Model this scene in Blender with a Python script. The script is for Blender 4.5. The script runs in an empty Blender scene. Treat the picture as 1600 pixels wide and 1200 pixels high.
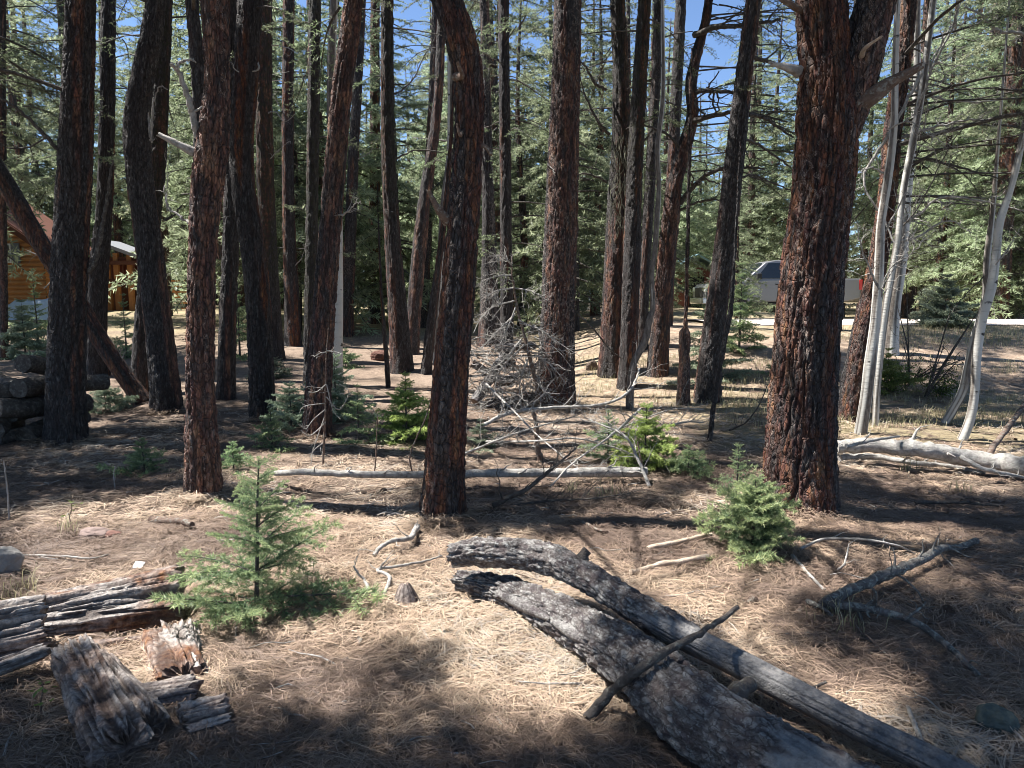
import bpy, bmesh, math, random
import numpy as np
from mathutils import Vector, Matrix

# ------------------------------------------------------------------ camera, sky, sun, exposure
SC = bpy.context.scene
COL = SC.collection
F_PX, HORIZON, CAM_H = 1164.0, 460.0, 1.6
PITCH = math.atan((600.0 - HORIZON) / F_PX)
cam_d = bpy.data.cameras.new("camera")
cam_d.sensor_width = 36.0
cam_d.lens = 36.0 * F_PX / 1600.0
cam_d.clip_start = 0.05
cam_d.clip_end = 3000.0
cam = bpy.data.objects.new("camera", cam_d)
COL.objects.link(cam)
cam.location = (0, 0, CAM_H)
cam.rotation_euler = (math.pi / 2 - PITCH, 0, 0)
SC.camera = cam

SUN_EL = math.radians(60)
SUN_AZ = math.radians(-77)            # clockwise from +Y: the sun stands behind the trees, over one shoulder
SUNV = np.array([math.sin(SUN_AZ) * math.cos(SUN_EL), math.cos(SUN_AZ) * math.cos(SUN_EL), math.sin(SUN_EL)])
W = bpy.data.worlds.new("World")
SC.world = W
W.use_nodes = True
wn = W.node_tree
sky = wn.nodes.new("ShaderNodeTexSky")
sky.sky_type = 'NISHITA'
sky.sun_disc = False
sky.sun_elevation = SUN_EL
sky.sun_rotation = SUN_AZ
sky.altitude = 3000
sky.air_density = 1.0
sky.dust_density = 0.0
sky.ozone_density = 3.5
bg = wn.nodes["Background"]
bg.inputs["Strength"].default_value = 0.078
wn.links.new(sky.outputs[0], bg.inputs["Color"])
sun_d = bpy.data.lights.new("sun", 'SUN')
sun_d.energy = 5.0
sun_d.angle = math.radians(0.5)
sun_d.color = (1.0, 0.965, 0.92)
sun = bpy.data.objects.new("sun", sun_d)
COL.objects.link(sun)
sun.rotation_euler = Vector(-SUNV).to_track_quat('-Z', 'Y').to_euler()
SC.view_settings.view_transform = 'Standard'
SC.view_settings.look = 'None'
SC.view_settings.gamma = 1.0
SC.view_settings.use_curve_mapping = False
SC.view_settings.exposure = 1.5
SC.render.engine = 'CYCLES'
SC.cycles.filter_width = 0.95
SC.cycles.max_bounces = 5
SC.cycles.diffuse_bounces = 3
SC.cycles.transmission_bounces = 3
SC.cycles.transparent_max_bounces = 4
SC.cycles.caustics_reflective = False
SC.cycles.caustics_refractive = False
SC.cycles.sample_clamp_indirect = 6.0

R = np.random.default_rng(7)

# ------------------------------------------------------------------ projection helpers
CP, SP = math.cos(PITCH), math.sin(PITCH)
CAM = np.array([0, 0, CAM_H])
FW = np.array([0, CP, -SP]); UP = np.array([0, SP, CP])


def ray(px, py):
    d = FW + np.array([1.0, 0, 0]) * ((px - 800) / F_PX) + UP * ((600 - py) / F_PX)
    return d


def P(px, py, y):                      # the point seen at a pixel, at world depth y
    d = ray(px, py)
    return CAM + d * (y / d[1])


def PZ(px, py, z):                     # ... at height z
    d = ray(px, py)
    return CAM + d * ((z - CAM_H) / d[2])


def project(p):
    p = np.asarray(p, float) - CAM
    z = p @ FW
    zz = np.where(np.abs(z) < 1e-3, 1e-3, z)
    return 800 + F_PX * p[..., 0] / zz, 600 - F_PX * (p @ UP) / zz, z


def ss(a, b, t):
    t = np.clip((np.asarray(t, float) - a) / (b - a), 0, 1)
    return t * t * (3 - 2 * t)


# ------------------------------------------------------------------ noise
def _hash(ix, iy, iz, seed):
    h = (ix.astype(np.int64) * 374761393 + iy.astype(np.int64) * 668265263 + iz.astype(np.int64) * 2147483647 * 3 + seed * 144665) & 0xFFFFFFFF
    h = ((h ^ (h >> 13)) * 1274126177) & 0xFFFFFFFF
    h = ((h ^ (h >> 16)) * 2246822519) & 0xFFFFFFFF
    return ((h ^ (h >> 15)) & 0xFFFFFF) / float(0x1000000)


def vnoise(p, seed=0):
    p = np.asarray(p, float)
    i = np.floor(p).astype(np.int64)
    f = p - i
    f = f * f * (3 - 2 * f)
    out = 0
    for dx in (0, 1):
        wx = f[..., 0] if dx else 1 - f[..., 0]
        for dy in (0, 1):
            wy = f[..., 1] if dy else 1 - f[..., 1]
            for dz in (0, 1):
                wz = f[..., 2] if dz else 1 - f[..., 2]
                out = out + wx * wy * wz * _hash(i[..., 0] + dx, i[..., 1] + dy, i[..., 2] + dz, seed)
    return out


def fbm(p, octv=4, seed=0, gain=0.5):
    p = np.asarray(p, float)
    s, a, t = 0, 1.0, 0
    for k in range(octv):
        s = s + a * vnoise(p * (2.03 ** k) + 17.3 * k, seed + k)
        t += a
        a *= gain
    return s / t


def worley(p, seed=0):
    p = np.asarray(p, float)
    i = np.floor(p).astype(np.int64)
    f1 = np.full(p.shape[:-1], 9.0); f2 = f1.copy(); cid = np.zeros(p.shape[:-1])
    for dx in (-1, 0, 1):
        for dy in (-1, 0, 1):
            for dz in (-1, 0, 1):
                c = i + np.array([dx, dy, dz])
                hx = _hash(c[..., 0], c[..., 1], c[..., 2], seed)
                hy = _hash(c[..., 0], c[..., 1], c[..., 2], seed + 11)
                hz = _hash(c[..., 0], c[..., 1], c[..., 2], seed + 23)
                d = np.sqrt((c[..., 0] + hx - p[..., 0]) ** 2 + (c[..., 1] + hy - p[..., 1]) ** 2 + (c[..., 2] + hz - p[..., 2]) ** 2)
                near = d < f1
                f2 = np.where(near, f1, np.minimum(f2, d))
                cid = np.where(near, hx, cid)
                f1 = np.where(near, d, f1)
    return f1, f2, cid


# ------------------------------------------------------------------ terrain
def H(x, y):
    x = np.asarray(x, float); y = np.asarray(y, float)
    wr = ss(0.4, 3.2, x - 0.06 * (y - 12))
    hb = 0.92 * ss(10.6, 16.2, y) + 0.1 * ss(20.5, 23, y) * (1 - ss(7.5, 10, x)) - 0.3 * ss(20.5, 23.5, y) * ss(8.5, 11, x)
    hc = 0.95 * ss(9, 30, y)
    h = hc * (1 - wr) + hb * wr + 0.45 * ss(30, 75, y) + 2.0 * ss(80, 300, y)
    q = np.stack([x, y, np.zeros_like(x)], -1)
    road = ss(16, 16.6, y) * (1 - ss(20.2, 20.8, y)) * ss(4.5, 6.5, x)
    near = 1 - ss(10, 26, y)
    h = h + (0.14 * (fbm(q * 0.55, 3, 5) - 0.5) + near * 0.09 * (fbm(q * 2.3, 4, 9) - 0.5)) * (1 - road) * (0.35 + 0.65 * ss(1.2, 3.0, y + 0 * x))
    return h


def G(px, py):                         # the ground point seen at a pixel
    d = ray(px, py)
    t = np.linspace(1.0, 140, 6000)
    q = CAM + d[None] * t[:, None]
    below = q[:, 2] < H(q[:, 0], q[:, 1])
    k = int(np.argmax(below)) if below.any() else len(t) - 1
    a, b = t[max(k - 1, 0)], t[k]
    for _ in range(20):
        m = (a + b) / 2
        p = CAM + d * m
        if p[2] < float(H(p[0], p[1])):
            b = m
        else:
            a = m
    return CAM + d * b


def ground(p):
    return np.array([p[0], p[1], float(H(p[0], p[1]))])


# ------------------------------------------------------------------ mesh builder
class MB:
    def __init__(s):
        s.V = []; s.T = []; s.Q = []; s.C = []; s.n = 0; s.tm = []; s.qm = []

    def add(s, V, F, mat=0, col=0.5):
        V = np.asarray(V, np.float32).reshape(-1, 3)
        F = np.asarray(F, np.int64)
        if len(V) == 0 or len(F) == 0:
            return s
        if np.isscalar(col):
            col = np.full((len(V), 4), col, np.float32)
        else:
            col = np.asarray(col, np.float32)
            if col.ndim == 1 and len(col) == 4:
                col = np.tile(col, (len(V), 1))
            elif col.ndim == 1:
                col = np.repeat(col[:, None], 4, 1)
        s.V.append(V); s.C.append(col)
        if F.shape[1] == 3:
            s.T.append(F + s.n); s.tm.append(np.full(len(F), mat, np.int32))
        else:
            s.Q.append(F + s.n); s.qm.append(np.full(len(F), mat, np.int32))
        s.n += len(V)
        return s

    def build(s, name, mats, parent=None, origin=None, smooth=True):
        V = np.concatenate(s.V).astype(np.float32); C = np.concatenate(s.C).astype(np.float32)
        if origin is not None:
            V = V - np.asarray(origin, np.float32)[None]
        T = np.concatenate(s.T) if s.T else np.zeros((0, 3), np.int64)
        Q = np.concatenate(s.Q) if s.Q else np.zeros((0, 4), np.int64)
        me = bpy.data.meshes.new(name)
        me.vertices.add(len(V)); me.vertices.foreach_set("co", V.ravel())
        me.loops.add(3 * len(T) + 4 * len(Q))
        me.loops.foreach_set("vertex_index", np.concatenate([T.ravel(), Q.ravel()]).astype(np.int32))
        me.polygons.add(len(T) + len(Q))
        st = np.concatenate([np.arange(len(T)) * 3, 3 * len(T) + np.arange(len(Q)) * 4]).astype(np.int32)
        me.polygons.foreach_set("loop_start", st)
        me.polygons.foreach_set("material_index", np.concatenate(s.tm + s.qm).astype(np.int32))
        me.polygons.foreach_set("use_smooth", np.full(len(st), smooth))
        a = me.attributes.new("tint", 'FLOAT_COLOR', 'POINT')
        a.data.foreach_set("color", C.ravel())
        me.update(calc_edges=True)
        for m in (mats if isinstance(mats, (list, tuple)) else [mats]):
            me.materials.append(m)
        o = bpy.data.objects.new(name, me)
        COL.objects.link(o)
        if parent is not None:
            o.parent = parent
        elif origin is not None:
            o.location = origin
        return o


def tag(o, label=None, cat=None, group=None, kind=None):
    if label: o["label"] = label
    if cat: o["category"] = cat
    if group: o["group"] = group
    if kind: o["kind"] = kind
    return o


def thing(name, loc, label, cat, group=None, rz=0.0):
    o = bpy.data.objects.new(name, None)
    o.empty_display_size = 0.2
    COL.objects.link(o)
    o.location = [float(v) for v in loc]
    o.rotation_euler = (0, 0, rz)
    return tag(o, label, cat, group)


# ------------------------------------------------------------------ shapes
def spline(pts, n):
    p = np.asarray(pts, float)
    if len(p) == 2:
        t = np.linspace(0, 1, n)[:, None]
        return p[0] * (1 - t) + p[1] * t
    ext = np.vstack([2 * p[0] - p[1], p, 2 * p[-1] - p[-2]])
    seg = np.linalg.norm(np.diff(p[:, :3], axis=0), axis=1)
    cum = np.concatenate([[0], np.cumsum(seg)])
    u = np.linspace(0, cum[-1], n)
    k = np.clip(np.searchsorted(cum, u, side='right') - 1, 0, len(p) - 2)
    t = ((u - cum[k]) / np.maximum(seg[k], 1e-9))[:, None]
    a, b, c, d = ext[k], ext[k + 1], ext[k + 2], ext[k + 3]
    return 0.5 * ((2 * b) + (c - a) * t + (2 * a - 5 * b + 4 * c - d) * t * t + (3 * b - a - 3 * c + d) * t ** 3)


def frames(path):
    t = np.gradient(path, axis=0)
    t /= np.linalg.norm(t, axis=1, keepdims=True) + 1e-12
    ref = np.array([1.0, 0, 0]) if abs(t[0][0]) < 0.8 else np.array([0, 1.0, 0])
    N = np.zeros_like(path)
    n = ref - t[0] * (ref @ t[0]); n /= np.linalg.norm(n); N[0] = n
    for i in range(1, len(path)):
        n = N[i - 1] - t[i] * (N[i - 1] @ t[i])
        N[i] = n / (np.linalg.norm(n) + 1e-12)
    return t, N, np.cross(t, N)


def grid_faces(n, m, wrap=True):
    i = np.arange(n - 1)[:, None]
    j = np.arange(m if wrap else m - 1)[None]
    j2 = (j + 1) % m
    return np.stack([i * m + j, i * m + j2, (i + 1) * m + j2, (i + 1) * m + j], -1).reshape(-1, 4)


def tube(mb, path, rad, nseg=6, mat=0, col=0.5, caps=True):
    path = np.asarray(path, float)
    n = len(path)
    rad = np.broadcast_to(np.asarray(rad, float), (n,))
    t, N, B = frames(path)
    a = np.arange(nseg) / nseg * 2 * math.pi
    V = path[:, None] + rad[:, None, None] * (N[:, None] * np.cos(a)[None, :, None] + B[:, None] * np.sin(a)[None, :, None])
    V = V.reshape(-1, 3)
    c = col
    if not np.isscalar(c) and np.ndim(c) == 2 and len(c) == n:
        c = np.repeat(np.asarray(c), nseg, 0)
    mb.add(V, grid_faces(n, nseg), mat, c)
    if caps and nseg >= 5:
        for e, fl in ((0, 1), (n - 1, 0)):
            ring = V[e * nseg:(e + 1) * nseg]
            VV = np.vstack([ring, path[e][None]])
            k = np.arange(nseg)
            f = np.stack([k, (k + 1) % nseg, np.full(nseg, nseg)], -1)
            mb.add(VV, f[:, ::-1] if fl else f, mat, col if np.isscalar(col) or np.ndim(col) == 1 else col[e if e == 0 else -1])
    return mb


def wander(p0, d, L, n, amp, sag, rng):
    """a crooked path from p0 along d"""
    d = np.asarray(d, float); d = d / np.linalg.norm(d)
    t = np.linspace(0, 1, n)[:, None]
    off = np.cumsum(rng.normal(0, 1, (n, 3)), 0) * amp * L / n
    off -= off[0]
    p = np.asarray(p0, float) + d * L * t + off
    p[:, 2] -= sag * L * t[:, 0] ** 2
    return p


def twigs(mb, path, r0, r1, nside, slen, rng, mat=0, col=0.5, depth=1, seg=4, up=0.0, start=0.15, fwd=0.7, mainseg=6):
    """a bare branch: a tapered limb with side twigs, all one piece of wood"""
    n = len(path)
    tube(mb, path, np.linspace(r0, r1, n), mainseg, mat, col)
    T = np.gradient(path, axis=0); T /= np.linalg.norm(T, axis=1, keepdims=True) + 1e-9
    for _ in range(nside):
        u = start + (1 - start) * rng.random() ** 0.9
        k = min(int(u * (n - 1)), n - 1)
        v = rng.normal(0, 1, 3); v -= T[k] * (v @ T[k]); v /= np.linalg.norm(v) + 1e-9
        d = T[k] * fwd + v + np.array([0, 0, up])
        L = slen * (0.35 + 0.8 * rng.random()) * (1.1 - 0.6 * u)
        sp = wander(path[k], d, L, 6, 0.6, -0.05, rng)
        rr = (r0 * (1 - u) + r1 * u)
        ra = max(rr * 0.5, 0.0016)
        if depth > 0:
            twigs(mb, sp, ra, max(ra * 0.35, 0.0011), int(2 + 3 * rng.random()), slen * 0.45, rng, mat, col, depth - 1, 3, up, 0.2, fwd, seg)
        else:
            tube(mb, sp, np.linspace(ra, max(ra * 0.4, 0.001), 6), seg, mat, col, caps=False)


# ------------------------------------------------------------------ materials
class NT:
    def __init__(s, name):
        s.m = bpy.data.materials.new(name); s.m.use_nodes = True
        s.t = s.m.node_tree; s.t.nodes.clear()

    def n(s, kind, **kw):
        o = s.t.nodes.new("ShaderNode" + kind)
        for k, v in kw.items():
            if k.startswith("i_"):
                key = k[2:].replace("_", " ")
                o.inputs[key].default_value = v
            else:
                setattr(o, k, v)
        return o

    def l(s, a, b):
        s.t.links.new(a, b)

    def attr(s, name="tint"):
        o = s.n("Attribute", attribute_name=name)
        x = s.n("SeparateColor"); s.l(o.outputs["Color"], x.inputs[0])
        return x.outputs

    def noise(s, vec, scale, detail=4, rough=0.55, dist=0.0):
        o = s.n("TexNoise", i_Scale=scale, i_Detail=detail, i_Roughness=rough, i_Distortion=dist)
        if vec is not None: s.l(vec, o.inputs["Vector"])
        return o.outputs["Fac"]

    def mapping(s, vec, scale):
        o = s.n("Mapping"); o.inputs["Scale"].default_value = scale
        s.l(vec, o.inputs["Vector"]); return o.outputs[0]

    def coord(s, w="Object"):
        return s.n("TexCoord").outputs[w]

    def ramp(s, fac, *stops):
        o = s.n("ValToRGB")
        e = o.color_ramp.elements
        while len(e) < len(stops): e.new(0.5)
        for k, (p, c) in enumerate(stops):
            e[k].position = p
            e[k].color = (c, c, c, 1) if np.isscalar(c) else tuple(c) + (1,)
        s.l(fac, o.inputs[0]); return o.outputs[0]

    def mix(s, fac, a, b, mode='MIX'):
        o = s.n("MixRGB", blend_type=mode)
        for k, v in ((0, fac), (1, a), (2, b)):
            if hasattr(v, "is_output"): s.l(v, o.inputs[k])
            elif k == 0: o.inputs[0].default_value = v
            else: o.inputs[k].default_value = tuple(v) + (1,)
        return o.outputs[0]

    def math(s, op, a, b=0.5):
        o = s.n("Math", operation=op)
        for k, v in ((0, a), (1, b)):
            if hasattr(v, "is_output"): s.l(v, o.inputs[k])
            else: o.inputs[k].default_value = v
        return o.outputs[0]

    def bump(s, h, strength=0.5, dist=0.01):
        o = s.n("Bump", i_Strength=strength, i_Distance=dist)
        s.l(h, o.inputs["Height"]); return o.outputs[0]

    def out(s, color, rough=0.8, normal=None, spec=0.3, metal=0.0):
        b = s.n("BsdfPrincipled")
        if hasattr(color, "is_output"): s.l(color, b.inputs["Base Color"])
        else: b.inputs["Base Color"].default_value = tuple(color) + (1,)
        if hasattr(rough, "is_output"): s.l(rough, b.inputs["Roughness"])
        else: b.inputs["Roughness"].default_value = rough
        b.inputs["Specular IOR Level"].default_value = spec
        b.inputs["Metallic"].default_value = metal
        if normal is not None: s.l(normal, b.inputs["Normal"])
        o = s.n("OutputMaterial"); s.l(b.outputs[0], o.inputs[0])
        return s.m


def mat_bark():
    k = NT("conifer_bark"); c = k.coord(); A = k.attr()
    st = k.mapping(c, (1, 1, 0.22))
    fine = k.noise(st, 55, 6, 0.65)
    streak = k.noise(st, 14, 4, 0.6, 0.6)
    grain = k.noise(c, 140, 3, 0.6)
    char = k.mix(k.ramp(fine, (0.34, 0), (0.52, 0.3), (0.7, 1)), (0.016, 0.015, 0.016), (0.27, 0.26, 0.25))
    red = k.ramp(streak, (0.28, (0.065, 0.023, 0.025)), (0.42, (0.19, 0.066, 0.048)), (0.56, (0.36, 0.135, 0.06)), (0.72, (0.55, 0.29, 0.12)))
    rf = k.math('MULTIPLY', A[1], k.ramp(k.noise(st, 22, 4, 0.6), (0.34, 0.0), (0.56, 1.0)))
    col = k.mix(rf, char, red)
    fis = k.math('SUBTRACT', 1.0, A[0])
    col = k.mix(k.math('MULTIPLY', fis, 0.85), col, (0.03, 0.02, 0.018))
    at = k.n("Attribute", attribute_name="tint")
    mossf = k.math('MULTIPLY', at.outputs["Alpha"], k.ramp(k.noise(c, 16, 5, 0.7), (0.4, 0), (0.6, 1)))
    col = k.mix(mossf, col, (0.055, 0.054, 0.022))
    hs = k.n("HueSaturation"); k.l(col, hs.inputs["Color"])
    rnd = k.n("ObjectInfo").outputs["Random"]
    k.l(k.math('ADD', k.math('MULTIPLY', rnd, 0.4), 0.8), hs.inputs["Value"])
    k.l(k.math('ADD', k.math('MULTIPLY', rnd, -0.35), 1.08), hs.inputs["Saturation"])
    col = hs.outputs[0]
    vor = k.n("TexVoronoi", i_Scale=46.0); k.l(k.mapping(c, (1, 1, 0.6)), vor.inputs["Vector"])
    sp = k.ramp(vor.outputs["Color"], (0.60, 0), (0.66, 1))
    v2 = k.n("TexVoronoi", i_Scale=34.0); k.l(k.mapping(c, (1, 1, 0.42)), v2.inputs["Vector"])
    fv = k.n("SeparateColor"); k.l(v2.outputs["Color"], fv.inputs[0])
    col = k.mix(k.math('MULTIPLY', k.ramp(fv.outputs[0], (0.2, 0.0), (0.9, 0.6)), k.math('SUBTRACT', 1.0, k.math('MULTIPLY', rf, 0.75))), col, k.mix(fv.outputs[1], (0.016, 0.014, 0.015), (0.085, 0.062, 0.058)))
    edge = k.n("TexVoronoi", i_Scale=34.0, feature='DISTANCE_TO_EDGE'); k.l(k.mapping(c, (1, 1, 0.42)), edge.inputs["Vector"])
    col = k.mix(k.ramp(edge.outputs["Distance"], (0.0, 0.55), (0.06, 0.0)), col, (0.02, 0.014, 0.012))
    fl = k.math('MULTIPLY', k.math('MULTIPLY', sp, A[2]), k.ramp(grain, (0.45, 0), (0.6, 1)))
    col = k.mix(fl, col, (0.44, 0.345, 0.285))
    h = k.math('ADD', k.math('ADD', fine, k.math('MULTIPLY', grain, 0.6)), k.ramp(edge.outputs['Distance'], (0.0, 0.0), (0.12, 0.9)))
    return k.out(col, 0.72, k.bump(h, 1.0, 0.03), 0.4)


def mat_aspen():
    k = NT("aspen_bark"); c = k.coord(); A = k.attr()
    flat = k.mapping(c, (1, 1, 5.0))
    m = k.ramp(k.noise(flat, 5, 5, 0.65), (0.60, 0), (0.68, 1))
    eyes = k.ramp(k.noise(k.mapping(c, (1, 1, 1.6)), 6.5, 3, 0.5), (0.64, 0), (0.69, 1))
    base = k.mix(k.noise(c, 4, 4), (0.68, 0.66, 0.61), (0.40, 0.385, 0.34))
    col = k.mix(k.math('MULTIPLY', m, 0.55), base, (0.16, 0.14, 0.12))
    col = k.mix(eyes, col, (0.035, 0.03, 0.028))
    rough = k.ramp(k.noise(k.mapping(c, (1, 1, .3)), 30, 5, 0.65), (0.3, (0.05, 0.04, 0.035)), (0.7, (0.24, 0.21, 0.18)))
    col = k.mix(A[1], col, rough)
    return k.out(col, 0.6, k.bump(k.noise(flat, 12, 4), 0.5, 0.01), 0.35)


def mat_deadwood(name, a, b, lichen=0.0):
    k = NT(name); c = k.coord(); A = k.attr()
    n = k.noise(c, 22, 5, 0.6)
    col = k.mix(k.ramp(n, (0.3, 0), (0.7, 1)), a, b)
    if lichen:
        lf = k.ramp(k.noise(c, 30, 4, 0.7), (0.52, 0), (0.6, lichen))
        col = k.mix(lf, col, (0.36, 0.37, 0.32))
    return k.out(col, 0.8, k.bump(k.noise(c, 90, 4, 0.6), 1.0, 0.015), 0.25)


def mat_log():
    """lichen grey bark that has dropped off in places: tint = (plate height, bare, lichen with painted sunlit paleness)"""
    k = NT("weathered_log"); c = k.coord(); A = k.attr()
    fine = k.noise(c, 70, 6, 0.65); big = k.noise(c, 13, 5, 0.65)
    bark = k.ramp(fine, (0.28, (0.06, 0.052, 0.052)), (0.5, (0.19, 0.175, 0.168)), (0.72, (0.35, 0.335, 0.32)))
    bark = k.mix(k.math('MULTIPLY', A[2], k.ramp(big, (0.42, 0), (0.62, 1))), bark, (0.46, 0.45, 0.42))
    bark = k.mix(k.math('MULTIPLY', k.math('SUBTRACT', 1.0, A[0]), 0.75), bark, (0.075, 0.055, 0.05))
    ed = k.n("TexVoronoi", i_Scale=30.0, feature='DISTANCE_TO_EDGE'); k.l(k.mix(0.06, c, k.n("TexNoise", i_Scale=20.0).outputs["Color"], 'ADD'), ed.inputs["Vector"])
    bark = k.mix(k.ramp(ed.outputs["Distance"], (0.0, 0.75), (0.09, 0.0)), bark, (0.03, 0.023, 0.021))
    vs = k.n("TexVoronoi", i_Scale=30.0); k.l(c, vs.inputs["Vector"]); vq = k.n("SeparateColor"); k.l(vs.outputs["Color"], vq.inputs[0])
    bark = k.mix(k.ramp(vq.outputs[0], (0.55, 0.0), (0.95, 0.6)), bark, (0.06, 0.045, 0.05))
    spots = k.ramp(k.noise(c, 48, 5, 0.75), (0.58, 0), (0.64, 1))
    bark = k.mix(k.math('MULTIPLY', spots, k.math('ADD', k.math('MULTIPLY', A[2], 0.7), 0.12)), bark, (0.47, 0.47, 0.44))
    wood = k.ramp(k.noise(c, 30, 5, 0.6), (0.3, (0.14, 0.137, 0.137)), (0.55, (0.27, 0.262, 0.255)), (0.75, (0.38, 0.35, 0.315)))
    col = k.mix(A[1], bark, wood)
    return k.out(col, 0.78, k.bump(k.math('ADD', fine, k.math('MULTIPLY', big, 0.7)), 1.0, 0.02), 0.25)


def mat_rotten():
    """silver weathered outside, orange rot inside: tint = (grain groove, rot, silver)"""
    k = NT("rotten_wood"); c = k.coord(); A = k.attr()
    n = k.noise(c, 45, 6, 0.65); b = k.noise(c, 9, 4, 0.6)
    gray = k.ramp(n, (0.3, (0.14, 0.122, 0.115)), (0.5, (0.34, 0.305, 0.28)), (0.72, (0.58, 0.54, 0.50)))
    rot = k.ramp(n, (0.3, (0.05, 0.025, 0.02)), (0.5, (0.17, 0.08, 0.045)), (0.72, (0.34, 0.19, 0.10)))
    col = k.mix(k.math('MULTIPLY', A[1], k.ramp(b, (0.35, 0.3), (0.6, 1.0))), gray, rot)
    col = k.mix(k.math('MULTIPLY', k.math('SUBTRACT', 1.0, A[0]), 0.7), col, (0.045, 0.03, 0.026))
    return k.out(col, 0.85, k.bump(n, 1.0, 0.02), 0.15)


def mat_foliage(name, dark, light, tip, trans=0.35, vary=0.75):
    k = NT(name); A = k.attr()
    oi = k.n("ObjectInfo").outputs["Random"]
    col = k.mix(A[0], dark, light)
    col = k.mix(A[1], col, tip)
    hs = k.n("HueSaturation"); k.l(col, hs.inputs["Color"])
    k.l(k.math('ADD', k.math('MULTIPLY', oi, 0.03), 0.485), hs.inputs["Hue"])
    k.l(k.math('ADD', k.math('MULTIPLY', oi, vary), 1.0 - vary / 2), hs.inputs["Value"])
    col = hs.outputs[0]
    d = k.n("BsdfPrincipled"); k.l(col, d.inputs["Base Color"]); d.inputs["Roughness"].default_value = 0.5
    d.inputs["Specular IOR Level"].default_value = 0.35
    t = k.n("BsdfTranslucent"); k.l(col, t.inputs["Color"])
    mx = k.n("MixShader"); mx.inputs[0].default_value = trans
    k.l(d.outputs[0], mx.inputs[1]); k.l(t.outputs[0], mx.inputs[2])
    o = k.n("OutputMaterial"); k.l(mx.outputs[0], o.inputs[0])
    return k.m


def mat_litter():
    k = NT("fallen_needles"); A = k.attr()
    col = k.ramp(A[0], (0.0, (0.10, 0.07, 0.058)), (0.25, (0.20, 0.142, 0.108)), (0.55, (0.375, 0.272, 0.19)), (0.8, (0.50, 0.40, 0.295)), (1.0, (0.32, 0.31, 0.295)))
    return k.out(col, 0.55, None, 0.3)


def mat_ground():
    k = NT("forest_floor"); c = k.coord(); A = k.attr()
    big = k.noise(c, 0.9, 5, 0.6); mid = k.noise(c, 7, 6, 0.7)
    w = k.n("TexNoise", i_Scale=4.0, i_Detail=2.0); k.l(c, w.inputs["Vector"])
    warp = k.mix(0.25, c, w.outputs["Color"], 'ADD')
    f1 = k.noise(k.mapping(warp, (90, 14, 1)), 1.0, 3, 0.6)
    f2 = k.noise(k.mapping(warp, (15, 100, 1)), 1.0, 3, 0.6)
    fib = k.math('MAXIMUM', f1, f2)
    litter = k.ramp(fib, (0.42, (0.05, 0.037, 0.031)), (0.55, (0.16, 0.12, 0.093)), (0.68, (0.34, 0.27, 0.21)), (0.82, (0.50, 0.43, 0.34)))
    litter = k.mix(k.ramp(mid, (0.42, 0), (0.7, 0.55)), litter, (0.15, 0.10, 0.075))
    litter = k.mix(k.ramp(big, (0.45, 0), (0.65, 0.35)), litter, (0.34, 0.27, 0.215))
    grass = k.ramp(mid, (0.3, (0.16, 0.145, 0.075)), (0.55, (0.33, 0.28, 0.16)), (0.75, (0.47, 0.40, 0.26)))
    soil = k.ramp(mid, (0.3, (0.15, 0.105, 0.075)), (0.55, (0.33, 0.25, 0.185)), (0.75, (0.48, 0.39, 0.30)))
    col = k.mix(A[1], litter, soil)
    col = k.mix(k.math('MULTIPLY', A[0], k.ramp(big, (0.38, 0.25), (0.56, 1))), col, grass)
    return k.out(col, 0.9, k.bump(k.math('ADD', fib, mid), 0.8, 0.02), 0.1)


def mat_plain(name, col, rough=0.6, noise=0.12, scale=6.0, spec=0.4, metal=0.0):
    k = NT(name); c = k.coord()
    a = tuple(v * (1 - noise) for v in col); b = tuple(min(1, v * (1 + noise)) for v in col)
    return k.out(k.mix(k.noise(c, scale, 5, 0.6), a, b), rough, None, spec, metal)


M = dict(
    crust=mat_deadwood("lichen_crusted_wood", (0.055, 0.05, 0.046), (0.21, 0.195, 0.18), 0.7),
    bark=mat_bark(), aspen=mat_aspen(), log=mat_log(), rotten=mat_rotten(), litter=mat_litter(), ground=mat_ground(),
    grey=mat_deadwood("grey_deadwood", (0.18, 0.165, 0.15), (0.54, 0.51, 0.47), 0.5),
    brown=mat_deadwood("brown_deadwood", (0.10, 0.065, 0.05), (0.22, 0.16, 0.125), 0.5),
    darkwood=mat_deadwood("dark_dead_branch", (0.05, 0.042, 0.038), (0.12, 0.105, 0.092), 0.25),
    pale=mat_deadwood("bare_pale_wood", (0.40, 0.30, 0.22), (0.60, 0.50, 0.40), 0.0),
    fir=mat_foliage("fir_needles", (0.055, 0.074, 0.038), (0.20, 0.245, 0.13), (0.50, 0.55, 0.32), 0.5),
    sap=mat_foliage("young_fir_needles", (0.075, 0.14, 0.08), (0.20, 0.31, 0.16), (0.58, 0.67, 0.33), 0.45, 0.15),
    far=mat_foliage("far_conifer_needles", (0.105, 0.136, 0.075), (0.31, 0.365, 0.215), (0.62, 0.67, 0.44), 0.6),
    brightfir=mat_foliage("yellow_green_fir_needles", (0.12, 0.18, 0.05), (0.27, 0.34, 0.10), (0.52, 0.56, 0.20), 0.45),
    palefir=mat_foliage("pale_fir_needles", (0.11, 0.15, 0.10), (0.28, 0.34, 0.23), (0.50, 0.56, 0.40), 0.4),
    leaf=mat_foliage("broad_leaves", (0.08, 0.13, 0.03), (0.17, 0.25, 0.06), (0.3, 0.38, 0.12), 0.45),
    grass=mat_foliage("dry_grass", (0.16, 0.165, 0.075), (0.34, 0.31, 0.18), (0.48, 0.42, 0.28), 0.3),
)

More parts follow.
